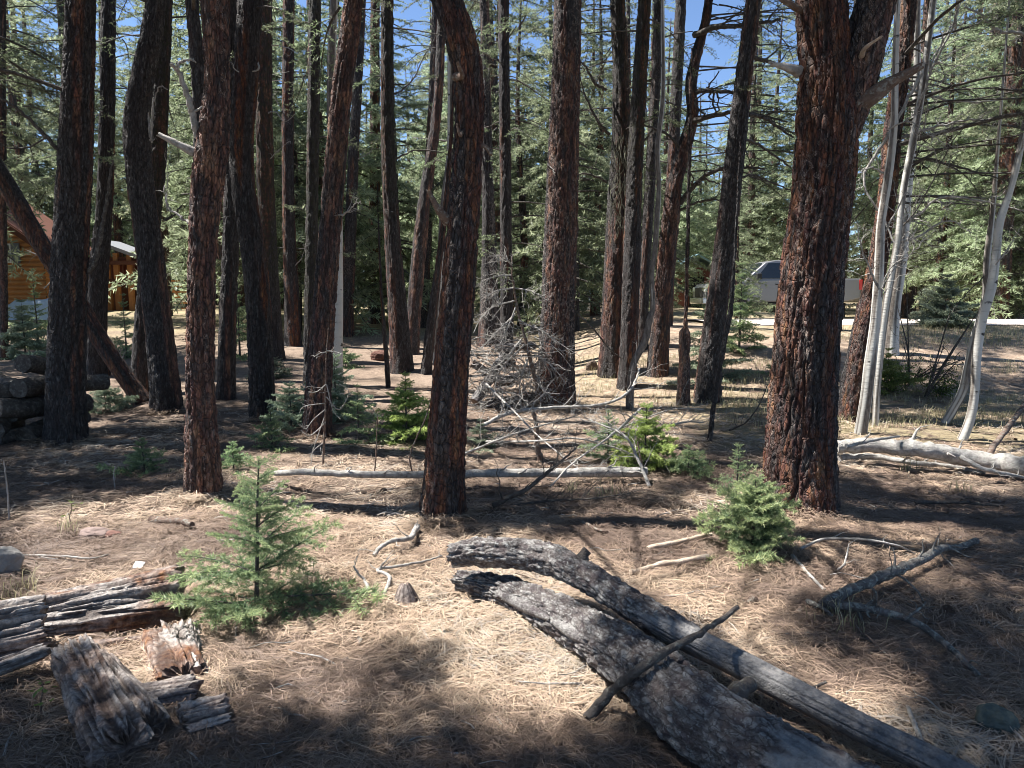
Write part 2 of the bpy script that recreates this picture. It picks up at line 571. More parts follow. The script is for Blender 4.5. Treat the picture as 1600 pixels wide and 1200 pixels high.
# ------------------------------------------------------------------ ground
def axis(lo, hi, fine_lo, fine_hi, step, growth=1.06):
    a = list(np.arange(fine_lo, fine_hi, step))
    s = step; v = a[-1]
    while v < hi:
        s *= growth; v += s; a.append(v)
    s = step; v = a[0]; b = []
    while v > lo:
        s *= growth; v -= s; b.append(v)
    return np.array(b[::-1] + a)


gx = axis(-420, 420, -5.5, 6.5, 0.05, 1.045)
gy = axis(-60, 700, 1.2, 9.0, 0.05, 1.03)
GX, GY = np.meshgrid(gx, gy)
q = np.stack([GX, GY, 0 * GX], -1)
GZ = H(GX, GY)
nf = (1 - ss(9, 13, GY)) * ss(0.2, 1.4, GY)
GZ = GZ + nf * 0.035 * (fbm(q * 9, 3, 31) - 0.5) + nf * 0.016 * (fbm(q * 28, 2, 41) - 0.5)
px_, py_, _z = project(np.stack([GX, GY, GZ], -1))
grass = 0.6 * ss(1.2, 2.6, GX - 0.1 * (GY - 7)) * ss(6.8, 8.0, GY) * (1 - ss(10.5, 12.5, GY)) + 0.7 * ss(14, 16, GY) * ss(3, 5, GX)
grass = grass + 0.85 * ss(17, 24, GY) * (1 - ss(0, 3, GX)) + 0.35 * ss(9, 11, GY) * ss(0, 1, GX) * (1 - ss(1.5, 3.5, GX))
soil = ss(9, 11.5, GY) * (0.35 + 0.65 * ss(0.3, 1.5, GX))
mb = MB().add(np.stack([GX, GY, GZ], -1), grid_faces(len(gy), len(gx), False), 0,
              np.stack([np.clip(grass, 0, 1), np.clip(soil, 0, 1), 0 * GX, 0 * GX + 1], -1).reshape(-1, 4))
tag(mb.build("ground", M["ground"]), kind="structure")

rx = np.linspace(4.6, 60, 120); rv = np.linspace(0, 1, 12)
RX, RV = np.meshgrid(rx, rv)
RY = 16.5 + 3.9 * RV + 0.15 * np.sin(RX * 0.35)
RZ = H(RX, RY) + 0.012 + 0.05 * np.sin(math.pi * RV)
tag(MB().add(np.stack([RX, RY, RZ], -1), grid_faces(12, 120, False)).build("road", mat_plain("pale_gravel_road", (0.46, 0.40, 0.35), 0.95, 0.25, 3.0, 0.1)), kind="structure")


# fallen pine needles: long, thin, bent, lying in loose sheaves
def needle_litter(n_clump, ymin, ymax, per, Lm, w, seed, loose=0.35, centres=None):
    g = np.random.default_rng(seed)
    cy = ymin + (ymax - ymin) * g.random(n_clump)
    cx = (g.random(n_clump) * 2 - 1) * (0.74 * cy + 0.7)
    keep = np.abs(cx) < 0.74 * cy + 0.7
    cx, cy = cx[keep], cy[keep]
    # denser on the near swells, thin in the hollows
    dn = fbm(np.stack([cx * 2.1, cy * 2.1, 0 * cx], -1), 3, 77)
    keep = g.random(len(cx)) < np.clip(0.45 + 2.2 * (dn - 0.3), 0.4, 1)
    cx, cy = cx[keep], cy[keep]
    if centres is not None: cx, cy = centres[:, 0], centres[:, 1]
    ang = g.random(len(cx)) * 2 * math.pi
    tone = np.clip(0.5 + 2.6 * (fbm(np.stack([cx * 1.3, cy * 1.3, 0 * cx], -1), 3, 19) - 0.5) + 0.55 * (g.random(len(cx)) - 0.5), 0, 1)
    x = np.repeat(cx, per) + g.normal(0, 0.03, len(cx) * per)
    y = np.repeat(cy, per) + g.normal(0, 0.03, len(cx) * per)
    a = np.repeat(ang, per) + g.normal(0, loose, len(x))
    L = Lm * (0.55 + 0.75 * g.random(len(x)))
    bend = g.normal(0, 0.35, len(x))
    z0 = H(x, y)
    q3 = np.stack([x, y, 0 * x], -1)
    z0 = z0 + 0.004 + 0.020 * g.random(len(x)) ** 2 + 0.02 * (fbm(q3 * 9, 2, 31) - 0.4)
    ht = np.maximum(0, g.normal(0.004, 0.010, len(x)))
    tl = g.normal(0, 0.07, len(x))
    V = []
    for k, t in enumerate((-0.5, 0.0, 0.5)):
        aa = a + bend * t
        px = x + np.cos(aa) * L * t; py = y + np.sin(aa) * L * t
        pz = z0 + tl * L * t + ht * (1 - 4 * t * t)
        ww = w * (0.75 if k == 1 else 0.4)
        sx, sy = -np.sin(aa) * ww, np.cos(aa) * ww
        V += [np.stack([px - sx, py - sy, pz], -1), np.stack([px + sx, py + sy, pz + ww * 0.6], -1)]
    V = np.stack(V, 1)
    N = len(x)
    b = (np.arange(N) * 6)[:, None]
    Fq = np.concatenate([b + np.array([[0, 1, 3, 2]]), b + np.array([[2, 3, 5, 4]])])
    c = np.clip(np.repeat(tone, per) * 0.7 + 0.3 * g.random(N), 0, 1)
    return V.reshape(-1, 3), Fq, np.repeat(c, 6)


mb = MB()
for args in ((17000, 1.4, 3.3, 5, 0.13, 0.0017, 1), (15000, 3.3, 5.2, 5, 0.135, 0.0021, 2), (10000, 5.2, 8.2, 4, 0.14, 0.0032, 3), (5500, 8.2, 12.5, 4, 0.16, 0.0042, 4)):
    v, f, c = needle_litter(*args)
    mb.add(v, f, 0, c)
tag(mb.build("needle_litter", M["litter"]), kind="stuff")


# twigs and chips lying in the litter
mb = MB(); g = np.random.default_rng(55)
for _ in range(800):
    y = 1.8 + 10 * g.random() ** 1.2; x = (g.random() * 2 - 1) * (0.72 * y + 0.4)
    a = g.random() * 6.28; L = 0.05 + 0.22 * g.random() ** 2
    p = wander((x, y, float(H(x, y)) + 0.012), (math.cos(a), math.sin(a), g.normal(0, 0.05)), L, 5, 0.25, 0, g)
    r = 0.002 + 0.004 * g.random()
    tube(mb, p, np.linspace(r, r * 0.5, 5), 4, int(g.random() < 0.45), 0.5)
for _ in range(900):                    # flakes of bark
    y = 1.6 + 7 * g.random() ** 1.2; x = (g.random() * 2 - 1) * (0.72 * y + 0.4)
    a = g.random() * 6.28; l = 0.008 + 0.03 * g.random() ** 2; w_ = l * (0.35 + 0.4 * g.random())
    c = np.array([x, y, float(H(x, y)) + 0.015]); u = np.array([math.cos(a), math.sin(a), g.normal(0, .3)]) * l; v = np.array([-math.sin(a), math.cos(a), g.normal(0, .3)]) * w_
    mb.add(np.array([c - u, c - v * .9, c + u * .8, c + v, c + np.array([0, 0, .006])]), [[0, 1, 4], [1, 2, 4], [2, 3, 4], [3, 0, 4]], 0, 0.5)
tag(mb.build("twig_litter", [M["brown"], M["grey"]]), kind="stuff")


def grass_tufts(spots, seed, hmin, hmax, w):
    g = np.random.default_rng(seed)
    Vs = []; cs = []
    for (x, y, r, n) in spots:
        xx = x + g.normal(0, r, n); yy = y + g.normal(0, r * 0.8, n)
        z = H(xx, yy)
        a = g.random(n) * 6.28; h = hmin + (hmax - hmin) * g.random(n); ln = h * (0.2 + 0.7 * g.random(n))
        base = np.stack([xx, yy, z - 0.01], -1)
        d = np.stack([np.cos(a), np.sin(a), 0 * a], -1); s = np.stack([-np.sin(a), np.cos(a), 0 * a], -1) * w
        mid = base + d * (ln * 0.35)[:, None] + np.array([0, 0, 1]) * (h * 0.65)[:, None]
        tip = base + d * ln[:, None] + np.array([0, 0, 1]) * (h * (0.75 + 0.25 * g.random(n)))[:, None]
        V = np.stack([base - s, base + s, mid + s * 0.7, mid - s * 0.7, tip - s * .1, tip + s * .1], 1)
        Vs.append(V.reshape(-1, 3)); cs.append(np.repeat(np.stack([g.random(n), g.random(n) ** 2, 0 * a, 0 * a + 1], -1), 6, 0))
    V = np.concatenate(Vs); N = len(V) // 6
    b = (np.arange(N) * 6)[:, None]
    Fq = np.concatenate([b + np.array([[0, 1, 2, 3]]), b + np.array([[3, 2, 5, 4]])])
    return V, Fq, np.concatenate(cs)


spots = []
g = np.random.default_rng(91)
for _ in range(170):
    px = 1130 + 470 * g.random(); py = 560 + 110 * g.random() ** 0.6
    p = G(px, py); spots.append((p[0], p[1], 0.10, 26))
for _ in range(80):
    px = 880 + 330 * g.random(); py = 560 + 80 * g.random()
    p = G(px, py); spots.append((p[0], p[1], 0.10, 20))
for _ in range(260):
    px = 380 + 330 * g.random(); py = 472 + 60 * g.random()
    p = G(px, py); spots.append((p[0], p[1], 0.25, 14))
for _ in range(160):
    px = 1330 + 300 * g.random(); py = 512 + 30 * g.random()
    p = G(px, py); spots.append((p[0], p[1], 0.2, 22))
for (px, py) in ((20, 935), (40, 925), (5, 960), (1300, 960), (1330, 985), (110, 830), (1500, 770), (1420, 735), (940, 775), (890, 770)):
    p = G(px, py); spots.append((p[0], p[1], 0.05, 26))
v, f, c = grass_tufts(spots, 5, 0.05, 0.16, 0.003)
tag(MB().add(v, f, 0, c).build("grass", M["grass"]), kind="stuff")


# ------------------------------------------------------------------ foliage
def needles(S0, S1, dens, nl, nw, g, spread=1.0, tipcol=0.0):
    """thin pointed blades along twig segments; returns triangles and their tint"""
    S0 = np.asarray(S0, float); S1 = np.asarray(S1, float)
    d = S1 - S0; L = np.linalg.norm(d, axis=1); d /= L[:, None] + 1e-9
    cnt = np.maximum(1, (L * dens + g.random(len(L))).astype(int))
    k = np.repeat(np.arange(len(L)), cnt)
    n = len(k)
    t = g.random(n)
    p = S0[k] + (S1 - S0)[k] * t[:, None]
    v = g.normal(0, 1, (n, 3)); v[:, 2] *= 0.55
    v -= d[k] * np.sum(v * d[k], 1, keepdims=True)
    v /= np.linalg.norm(v, axis=1, keepdims=True) + 1e-9
    dr = d[k] * (0.55 + 0.3 * g.random((n, 1))) + v * spread
    dr /= np.linalg.norm(dr, axis=1, keepdims=True)
    s = np.cross(dr, g.normal(0, 1, (n, 3))); s /= np.linalg.norm(s, axis=1, keepdims=True) + 1e-9
    ln = nl * (0.7 + 0.5 * g.random((n, 1)))
    a = p - s * nw / 2 + dr * ln * 0.1; b = p + s * nw / 2 + dr * ln * 0.1; c = p + dr * ln
    tint = np.stack([g.random(n), tipcol * t ** 2 * (0.4 + 0.6 * g.random(n)), 0 * t, 0 * t + 1], -1)
    return np.stack([a, b, c], 1), np.repeat(tint[:, None], 3, 1)


def bough(L, Wd, step, dens, nl, nw, g, droop=0.25, sub=True, tipcol=0.5, bare=0.12, up=0.0):
    """one conifer bough lying along +X: (triangles, tints, wood tubes)"""
    n = 10
    t = np.linspace(0, 1, n)
    ax = np.stack([L * t, 0.05 * L * np.sin(t * 3 + g.random() * 6), L * (up * t - droop * t ** 2)], -1)
    wood = [(ax, 0.010 * L ** 0.8 + 0.003, 0.002)]
    S0, S1, W = [], [], []
    for i in range(n - 1):
        if t[i] > bare + 0.1: S0.append(ax[i]); S1.append(ax[i + 1])
    x = bare
    side = 1
    while x < 0.98:
        k = x * (n - 1); i = int(k); f = k - i
        p = ax[i] * (1 - f) + ax[min(i + 1, n - 1)] * f
        l = Wd * (1 - x) ** 0.7 * (0.65 + 0.5 * g.random()) + 0.05 * L
        a = math.radians(48 + 18 * g.random()) * side
        d = np.array([math.cos(a), math.sin(a), g.normal(0, 0.12) - 0.15])
        e = p + d * l; m = p + d * l * 0.5 + np.array([0.03 * l, 0, 0.04 * l])
        S0 += [p, m]; S1 += [m, e]
        wood.append((np.array([p, m, e]), 0.004 * l + 0.0015, 0.001))
        if sub:
            u = 0.25
            s2 = 1
            while u < 0.95:
                b0 = p + d * l * u; l2 = l * 0.42 * (1.05 - u) * (0.7 + 0.5 * g.random()) + 0.02 * L
                a2 = a + s2 * math.radians(45 + 15 * g.random())
                S0.append(b0); S1.append(b0 + np.array([math.cos(a2), math.sin(a2), g.normal(0, 0.12) - 0.1]) * l2)
                u += step / l * 0.9; s2 = -s2
        x += step / L; side = -side
    tri, tint = needles(S0, S1, dens, nl, nw, g, 0.9, tipcol)
    tint[..., 1] = np.clip(0.55 * tint[..., 1] + tipcol * 0.75 * ss(0.5, 1.05, tri[:, :1, 0] / L + 0.9 * np.abs(tri[:, :1, 1]) / max(Wd, 1e-3) * 0.5) * g.random((len(tri), 1)), 0, 1)
    return tri, tint, wood


def rotz(a):
    c, s = math.cos(a), math.sin(a)
    return np.array([[c, -s, 0], [s, c, 0], [0, 0, 1.0]])


def roty(a):                            # positive lifts +X upward
    c, s = math.cos(a), math.sin(a)
    return np.array([[c, 0, -s], [0, 1, 0], [s, 0, c]])


class Crown:
    """gathers boughs into one crown mesh (material 0 needles, 1 wood)"""
    def __init__(s): s.tri = []; s.tint = []; s.wood = []

    def put(s, bg, pos, az, el=0.0, sc=1.0, roll=0.0, wood=True, shade=None):
        Mx = rotz(az) @ roty(el)
        if roll:
            c, q = math.cos(roll), math.sin(roll)
            Mx = Mx @ np.array([[1, 0, 0], [0, c, -q], [0, q, c]])
        Mx = Mx * sc
        s.tri.append(bg[0] @ Mx.T + pos); s.tint.append(bg[1])
        if wood:
            for (p, a, b) in bg[2]:
                s.wood.append((p @ Mx.T + pos, a * sc, b * sc))

    def limb(s, path, r0, r1): s.wood.append((np.asarray(path), r0, r1))

    def build(s, name, mats, parent, origin=None):
        mb = MB()
        if s.tri:
            T = np.concatenate(s.tri).reshape(-1, 3); C = np.concatenate(s.tint).reshape(-1, 4)
            mb.add(T, np.arange(len(T)).reshape(-1, 3), 0, C)
        for (p, a, b) in s.wood:
            if a > 0.0015 or len(p) > 3:
                tube(mb, p, np.linspace(a, b, len(p)), 4 if a < 0.02 else 6, 1, 0.5, caps=False)
        return mb.build(name, mats, parent, origin, smooth=False)


# ------------------------------------------------------------------ trunks with real furrowed bark
def trunk_geo(mb, ctrl, res=0.01, zfine=7.0, seed=0, cell=0.045, depth=0.018, red=0.5, flake=0.3, redside=None, flare=0.35, mat=0, smoothbark=False, lump=0.06, cracks=3.2, moss=0.0, mossz=0.0):
    ctrl = np.asarray(ctrl, float)
    L = np.linalg.norm(np.diff(ctrl[:, :3], axis=0), axis=1).sum()
    fine = spline(ctrl, max(40, int(L / 0.02)))
    # steps: fine where the picture shows the trunk, coarse above it
    keep = [0]; acc = 0
    for i in range(1, len(fine)):
        acc += np.linalg.norm(fine[i, :3] - fine[i - 1, :3])
        if acc >= (res * 1.3 if fine[i, 2] < zfine else 0.12): keep.append(i); acc = 0
    if res < 0.02:                      # resample below the frame top at full detail
        low = fine[fine[:, 2] < zfine]; hi = fine[fine[:, 2] >= zfine]
        Ll = np.linalg.norm(np.diff(low[:, :3], axis=0), axis=1).sum()
        p = spline(low[::4] if len(low) > 40 else low, int(Ll / (res * 1.3)))
        fine = np.vstack([p, hi[6::6]]) if len(hi) > 12 else p
    else:
        fine = fine[keep]
    path, rad = fine[:, :3], np.maximum(fine[:, 3], 0.004)
    s = np.concatenate([[0], np.cumsum(np.linalg.norm(np.diff(path, axis=0), axis=1))])
    rmax = float(ctrl[:, 3].max())
    ns = int(np.clip(2 * math.pi * rmax / res, 8, 220))
    t, N, B = frames(path)
    a = np.arange(ns) / ns * 2 * math.pi
    rd = N[:, None] * np.cos(a)[None, :, None] + B[:, None] * np.sin(a)[None, :, None]
    rr = np.repeat(rad[:, None], ns, 1)
    ca, sa = np.cos(a)[None] + 0 * rr, np.sin(a)[None] + 0 * rr
    S = s[:, None] + 0 * rr
    fl = np.exp(-s / (1.6 * rmax + 0.05))[:, None]
    lob = vnoise(np.stack([ca * 2.1, sa * 2.1, 0 * ca + seed], -1), seed + 3)
    rr = rr * (1 + flare * fl * (0.35 + 1.1 * lob))
    rr = rr * (1 + lump * 2 * (fbm(np.stack([ca * 0.9, sa * 0.9, S / (6 * rmax)], -1) + seed * 3.1, 3, seed) - 0.5))
    q = np.stack([ca * rmax / cell, sa * rmax / cell, S / (cell * cracks)], -1) + seed * 7.7
    q = q + 0.7 * np.stack([vnoise(q * 0.9, 5), vnoise(q * 0.9, 6), vnoise(q * 0.9 + 9, 7)], -1)
    if smoothbark:
        plate = np.ones_like(rr); rr = rr * (1 + 0.02 * (vnoise(q * 0.5, 4) - 0.5))
    else:
        # weaving vertical furrows, broken across by shorter cracks; small flakes on top
        qf = q * np.array([0.75, 0.75, 0.33])
        v1 = vnoise(qf, seed); v2 = vnoise(qf * 1.7 + 31, seed + 2)
        fur = np.minimum(ss(0.0, 0.13, np.abs(v1 - 0.5)), 0.35 + 0.65 * ss(0.0, 0.10, np.abs(v2 - 0.5)))
        f1, f2, cid = worley(q * np.array([1.5, 1.5, 1.1]), seed)
        flk = ss(0.0, 0.22, f2 - f1)
        plate = fur * (0.45 + 0.55 * flk)
        rr = rr - depth * (1 - fur) - depth * 0.5 * (1 - flk) * fur + depth * 0.5 * (cid - 0.5) * fur + depth * 0.7 * (fbm(q * 2.5, 3, 3) - 0.5)
    low = fbm(np.stack([ca * 1.1, sa * 1.1, S * 0.5], -1) + seed * 1.9, 3, seed + 50)
    rm = ss(0.62 - 0.35 * red, 0.72 - 0.35 * red, low)
    if redside is not None:             # bark shed on one side
        for (az, wdt, z0, z1) in redside:
            da = np.abs((np.arctan2(rd[..., 1], rd[..., 0]) - math.radians(az) + math.pi) % (2 * math.pi) - math.pi)
            zz = path[:, 2][:, None] + 0 * rr
            edge = 0.35 * (fbm(np.stack([ca * 2, sa * 2, S * 2.2], -1), 3, seed + 9) - 0.5)
            rm = np.maximum(rm, ss(math.radians(wdt) + edge + .12, math.radians(wdt) + edge - .12, da) * ss(z0 - .2, z0 + .2, zz + edge) * (1 - ss(z1 - .2, z1 + .2, zz + edge)))
    fk = flake * ss(0.42, 0.62, fbm(np.stack([ca * 1.5, sa * 1.5, S * 0.9], -1) + seed, 3, seed + 70))
    V = path[:, None] + rd * rr[..., None]
    ms = moss * ss(mossz - 0.5, mossz + 1.0, path[:, 2][:, None] + 0 * rr)
    c = np.stack([plate, rm, fk, ms], -1).reshape(-1, 4)
    mb.add(V.reshape(-1, 3), grid_faces(len(path), ns), mat, c)
    return path, rad


def px_path(pts, far=None, kink=0.0, total=14.0, taper=0.012, lean_y=0.0):
    """trunk control points from the photo's outline: base on the ground, everything at the base's own distance"""
    pts = [(a, b, w * 0.91) for a, b, w in pts]
    bx, by = pts[0][0], pts[0][1]
    if far is None:
        b = G(bx, by); y0 = b[1]
    else:
        y0 = far; b = ground(P(bx, by, y0))
    if kink:                             # young stems are crooked
        gk = np.random.default_rng(int(bx))
        pts = [pts[0]] + [(a + gk.normal(0, kink), b, w * (0.9 + 0.25 * gk.random())) for a, b, w in pts[1:]]
    out = []
    if far is not None:
        p = P(bx, by, y0)
        if p[2] - b[2] > 0.15:
            out.append([p[0] + (b[0] - p[0]), y0, b[2] - 0.15, pts[0][2] / 2 / F_PX * y0 * 1.05])
        else:
            out.append([p[0], y0, min(p[2], b[2]) - 0.15, pts[0][2] / 2 / F_PX * y0])
            pts = pts[1:]
    else:
        out.append([b[0], y0, b[2] - 0.15, pts[0][2] / 2 / F_PX * (y0 * CP + 0.1)])
        pts = pts[1:]
    z0 = out[0][2]
    for (px, py, w) in pts:
        p = P(px, py, y0)
        yy = y0 + lean_y * (p[2] - z0)
        p = P(px, py, yy)
        out.append([p[0], p[1], p[2], w / 2 / F_PX * yy])
    a, e = np.array(out[-2]), np.array(out[-1])
    d = (e - a)[:3]; d /= np.linalg.norm(d)
    rise = total - e[2]
    if rise > 0.5:
        n = 6
        cur = e[:3].copy(); dd = d.copy()
        for k in range(1, n + 1):
            dd = dd * 0.8 + np.array([0, 0, 1.0]) * 0.2; dd /= np.linalg.norm(dd)
            cur = cur + dd * (rise / n / max(dd[2], 0.3))
            out.append([cur[0], cur[1], cur[2], max(e[3] * (1 - k / n) ** 0.8, 0.012)])
    return np.array(out)


def at_height(path, z):
    k = int(np.argmin(np.abs(path[:, 2] - z)))
    return path[k]


# every trunk one could point at: (name, label, category, outline, options)
TREES = {}


def tree(key, name, label, pts, far=None, total=14.0, res=None, mat="bark", cat="tree", group=None, **kw):
    ctrl = px_path(pts, far, 2.6 if mat == "aspen" else 0.0, total, lean_y=kw.pop("lean_y", 0.0))
    dist = ctrl[0][1]
    base = ground(ctrl[0])
    root = thing(name, base, label, cat, group)
    if res is None: res = max(0.0075, 0.00165 * dist)
    kw.setdefault("cell", max(0.03, 0.0035 * dist)); kw.setdefault("depth", 0.012 + 0.03 * ctrl[0][3])
    seed = len(TREES) * 13 + 5
    mb = MB()
    path, rad = trunk_geo(mb, ctrl, res, 1.6 + dist * 0.40 + 0.5, seed, smoothbark=(mat == "aspen"), **kw)
    tr = mb.build("trunk", M[mat], root, base)
    TREES[key] = dict(root=root, base=base, path=path, rad=rad, dist=dist, total=total)
    return TREES[key]


def branch(t, pts, r0, r1, nside=5, slen=0.3, matname="darkwood", dy=(0, 0), name="branch", depth=1, label=None, seed=None):
    """a limb whose outline is read from the photo, rooted on its trunk; dy: depth offset at its root and tip"""
    g = np.random.default_rng(seed if seed is not None else int(pts[0][0] * 7 + pts[0][1]))
    n = len(pts)
    y0 = t["dist"]
    w = [P(px, py, y0 + dy[0] + (dy[1] - dy[0]) * i / (n - 1)) for i, (px, py) in enumerate(pts)]
    path = spline(w, 6 * n)
    path[1:-1] += g.normal(0, 0.006, (len(path) - 2, 3))
    mb = MB()
    twigs(mb, path, r0, r1, nside, slen, g, 0, 0.5, depth, up=-0.1)
    o = mb.build(name, M[matname], t["root"], t["base"])
    if label: o["label"] = label
    return path


def stub(t, pts, r0, r1, matname="brown"):
    """a broken branch stub with a splintered end"""
    g = np.random.default_rng(int(pts[0][0] + 3 * pts[0][1]))
    w = [P(px, py, t["dist"] - dy) for (px, py, dy) in pts]
    path = spline(w, 12)
    mb = MB()
    ns = 12
    t_, N, B = frames(path)
    a = np.arange(ns) / ns * 2 * math.pi
    rr = np.linspace(r0, r1, 12)[:, None] * (1 + 0.35 * (vnoise(np.stack([np.cos(a)[None] * 2 + 0 * path[:, :1], np.sin(a)[None] * 2 + 0 * path[:, :1], np.arange(12)[:, None] * 0.4 + 0 * a[None]], -1), 5) - 0.5))
    V = path[:, None] + (N[:, None] * np.cos(a)[None, :, None] + B[:, None] * np.sin(a)[None, :, None]) * rr[..., None]
    V[-1] += t_[-1] * (g.random(ns) * r1 * 2.5)[:, None]
    mb.add(V.reshape(-1, 3), grid_faces(12, ns), 0, 0.5)
    k = np.arange(ns)
    mb.add(np.vstack([V[-1], path[-1] - t_[-1] * r1]), np.stack([k, (k + 1) % ns, np.full(ns, ns)], -1), 0, 0.5)
    mb.build("branch_stub", M[matname], t["root"], t["base"])

# ------------------------------------------------------------------ the standing trees
T = tree
# -- nearest trunks
AD = T("AD", "conifer", "thickest trunk of all, reddish flaking bark, forking near the picture's top edge",
       [(1250, 790, 118), (1252, 700, 112), (1258, 560, 108), (1270, 420, 104), (1285, 300, 100), (1292, 200, 98), (1290, 100, 84), (1283, 0, 78), (1278, -120, 72)],
       total=16, cell=0.04, depth=0.022, red=0.6, flake=0.95, flare=0.32, redside=[(-112, 13, 0.2, 5), (-66, 12, 0.0, 5), (-95, 22, 2.2, 3.6)])
S_ = T("S", "conifer", "dark crooked trunk bending sideways at its top, behind the two stacked logs",
       [(690, 808, 72), (695, 740, 68), (704, 600, 64), (716, 450, 58), (727, 300, 54), (733, 200, 52), (730, 110, 52), (716, 50, 52), (698, 0, 50), (672, -80, 46)],
       total=15, cell=0.034, depth=0.017, red=0.40, flake=0.5, flare=0.5, redside=[(-72, 17, 1.6, 5.5), (-100, 30, 3.0, 6)])
F_ = T("F", "conifer", "orange-brown peeling trunk behind the young blue-green fir with open leader shoot",
       [(318, 776, 60), (316, 700, 56), (313, 600, 50), (314, 480, 46), (317, 380, 46), (324, 290, 52), (333, 220, 54), (339, 140, 42), (338, 60, 42), (335, 0, 44), (330, -90, 40)],
       total=15, cell=0.03, depth=0.016, red=1.3, flake=0.8, flare=0.28, redside=[(-70, 75, 0.0, 7)])
B_ = T("B", "conifer", "thick straight dark trunk beside the shadowed woodpile",
       [(104, 692, 62), (104, 600, 60), (106, 500, 58), (110, 400, 56), (116, 280, 54), (122, 150, 50), (127, 0, 44), (131, -80, 42)],
       total=17, red=0.05, flake=0.1, flare=0.3)
D_ = T("D", "conifer", "dark trunk bowed like a bracket, its outer curve glittering in sunlight",
       [(262, 641, 46), (256, 580, 46), (244, 480, 45), (232, 380, 44), (220, 290, 44), (213, 200, 42), (221, 130, 38), (236, 60, 34), (243, 0, 32), (248, -60, 30)],
       total=15, red=0.2, flake=0.25, redside=[(-150, 18, 1.0, 3.0)])
H_ = T("H", "conifer", "dark trunk with a gentle S bend between the orange-brown trunk and the reddish leaning one",
       [(410, 655, 43), (407, 560, 43), (402, 450, 42), (392, 370, 41), (381, 300, 40), (377, 230, 40), (383, 140, 41), (388, 60, 41), (391, 0, 40), (393, -80, 38)],
       total=16, red=0.10, flake=0.15)
M_ = T("M", "conifer", "purple-red barked trunk leaning beside a bleached aspen pole",
       [(492, 680, 48), (498, 600, 44), (505, 500, 40), (514, 380, 38), (524, 260, 36), (535, 140, 34), (548, 40, 33), (553, 0, 32), (563, -80, 30)],
       total=15, red=0.85, flake=0.3, redside=[(-70, 40, 0.2, 7)])
V_ = T("V", "conifer", "stout upright trunk with purplish ridged bark behind the heap of grey brush",
       [(868, 632, 64), (870, 560, 60), (873, 450, 58), (877, 340, 56), (881, 220, 52), (885, 100, 48), (887, 0, 46), (889, -80, 44)],
       total=17, red=0.6, flake=0.9, cell=0.035, redside=[(-95, 38, 1.2, 5.0)])
W1 = T("W", "conifer", "dark twin-stemmed conifer hung with pale lichen, the broader stem",
       [(956, 586, 44), (958, 520, 42), (962, 420, 40), (966, 320, 36), (970, 220, 32), (970, 120, 28), (966, 20, 26), (964, -60, 24)],
       moss=0.8, mossz=3.0, total=15, red=0.5, flake=0.1, redside=[(-80, 35, 1.8, 3.4)])
W2 = T("W2", "conifer", "narrower dark stem pressed close behind the lichen-hung twin conifer",
       [(980, 584, 30), (984, 500, 30), (988, 380, 30), (992, 260, 27), (999, 140, 25), (1006, 20, 22), (1008, -60, 20)],
       moss=0.8, mossz=3.0, far=12.0, total=15, red=0.4, flake=0.1)
X_ = T("X", "conifer", "curving trunk with long side limbs sweeping out, dark below and orange higher up",
       [(1026, 585, 34), (1031, 520, 34), (1038, 440, 33), (1046, 360, 31), (1054, 290, 27), (1070, 230, 24), (1082, 180, 20), (1080, 130, 20), (1090, 80, 17), (1103, 30, 15), (1112, -40, 13)],
       total=11, red=0.7, flake=0.1, redside=[(-85, 50, 1.9, 3.6)])
AB = T("AB", "conifer", "straight leaning trunk before the truck, thin bare sapling at its foot",
       [(1103, 627, 44), (1110, 560, 40), (1120, 480, 38), (1130, 400, 36), (1142, 300, 34), (1153, 200, 32), (1165, 100, 28), (1177, 0, 26), (1186, -70, 25)],
       total=15, red=0.45, flake=0.15)
AE = T("AE", "conifer", "grey-purple trunk leaning away behind the thickest trunk and the white aspens",
       [(1327, 652, 46), (1334, 600, 42), (1352, 500, 36), (1370, 420, 32), (1386, 310, 30), (1396, 200, 29), (1410, 100, 28), (1420, 0, 27), (1428, -70, 26)],
       total=14, red=0.6, flake=0.55)
P_ = T("P", "conifer", "slim slightly bowed dark trunk in the sunlit gap, a bare stem crossing its foot",
       [(629, 580, 38), (624, 520, 34), (618, 440, 31), (612, 350, 27), (607, 250, 24), (605, 150, 22), (605, 0, 21), (605, -60, 20)],
       moss=0.7, mossz=3.0, total=15, red=0.15, flake=0.1)
Gt = T("G", "conifer", "narrow grey-brown trunk partly hidden behind the orange-brown peeling trunk",
       [(352, 622, 32), (355, 540, 30), (358, 450, 28), (361, 350, 27), (362, 250, 25), (362, 120, 24), (362, -40, 22)], total=15, red=0.25, flake=0.1)
C_ = T("C", "conifer", "charred-looking dark trunk showing beside the thick trunk at the woodpile",
       [(152, 545, 32), (152, 480, 32), (155, 420, 31), (160, 360, 28), (165, 280, 26), (168, 150, 24), (170, -40, 22)], far=13.5, total=14, red=0.1, flake=0.0)
E_ = T("E", "conifer", "mossy dark trunk mostly hidden behind the bracket-shaped trunk",
       [(216, 612, 30), (222, 520, 28), (232, 400, 27), (246, 250, 28), (252, 120, 27), (256, 0, 27), (258, -60, 25)], moss=0.9, mossz=1.5, total=15, red=0.25, flake=0.0)
F2 = T("F2", "conifer", "dark slender stem rising beside the fork of the orange-brown trunk",
       [(318, 600, 22), (317, 430, 24), (316, 260, 26), (312, 140, 26), (306, 60, 24), (300, 0, 22), (294, -70, 20)], far=8.0, total=13, red=0.05, flake=0.0)
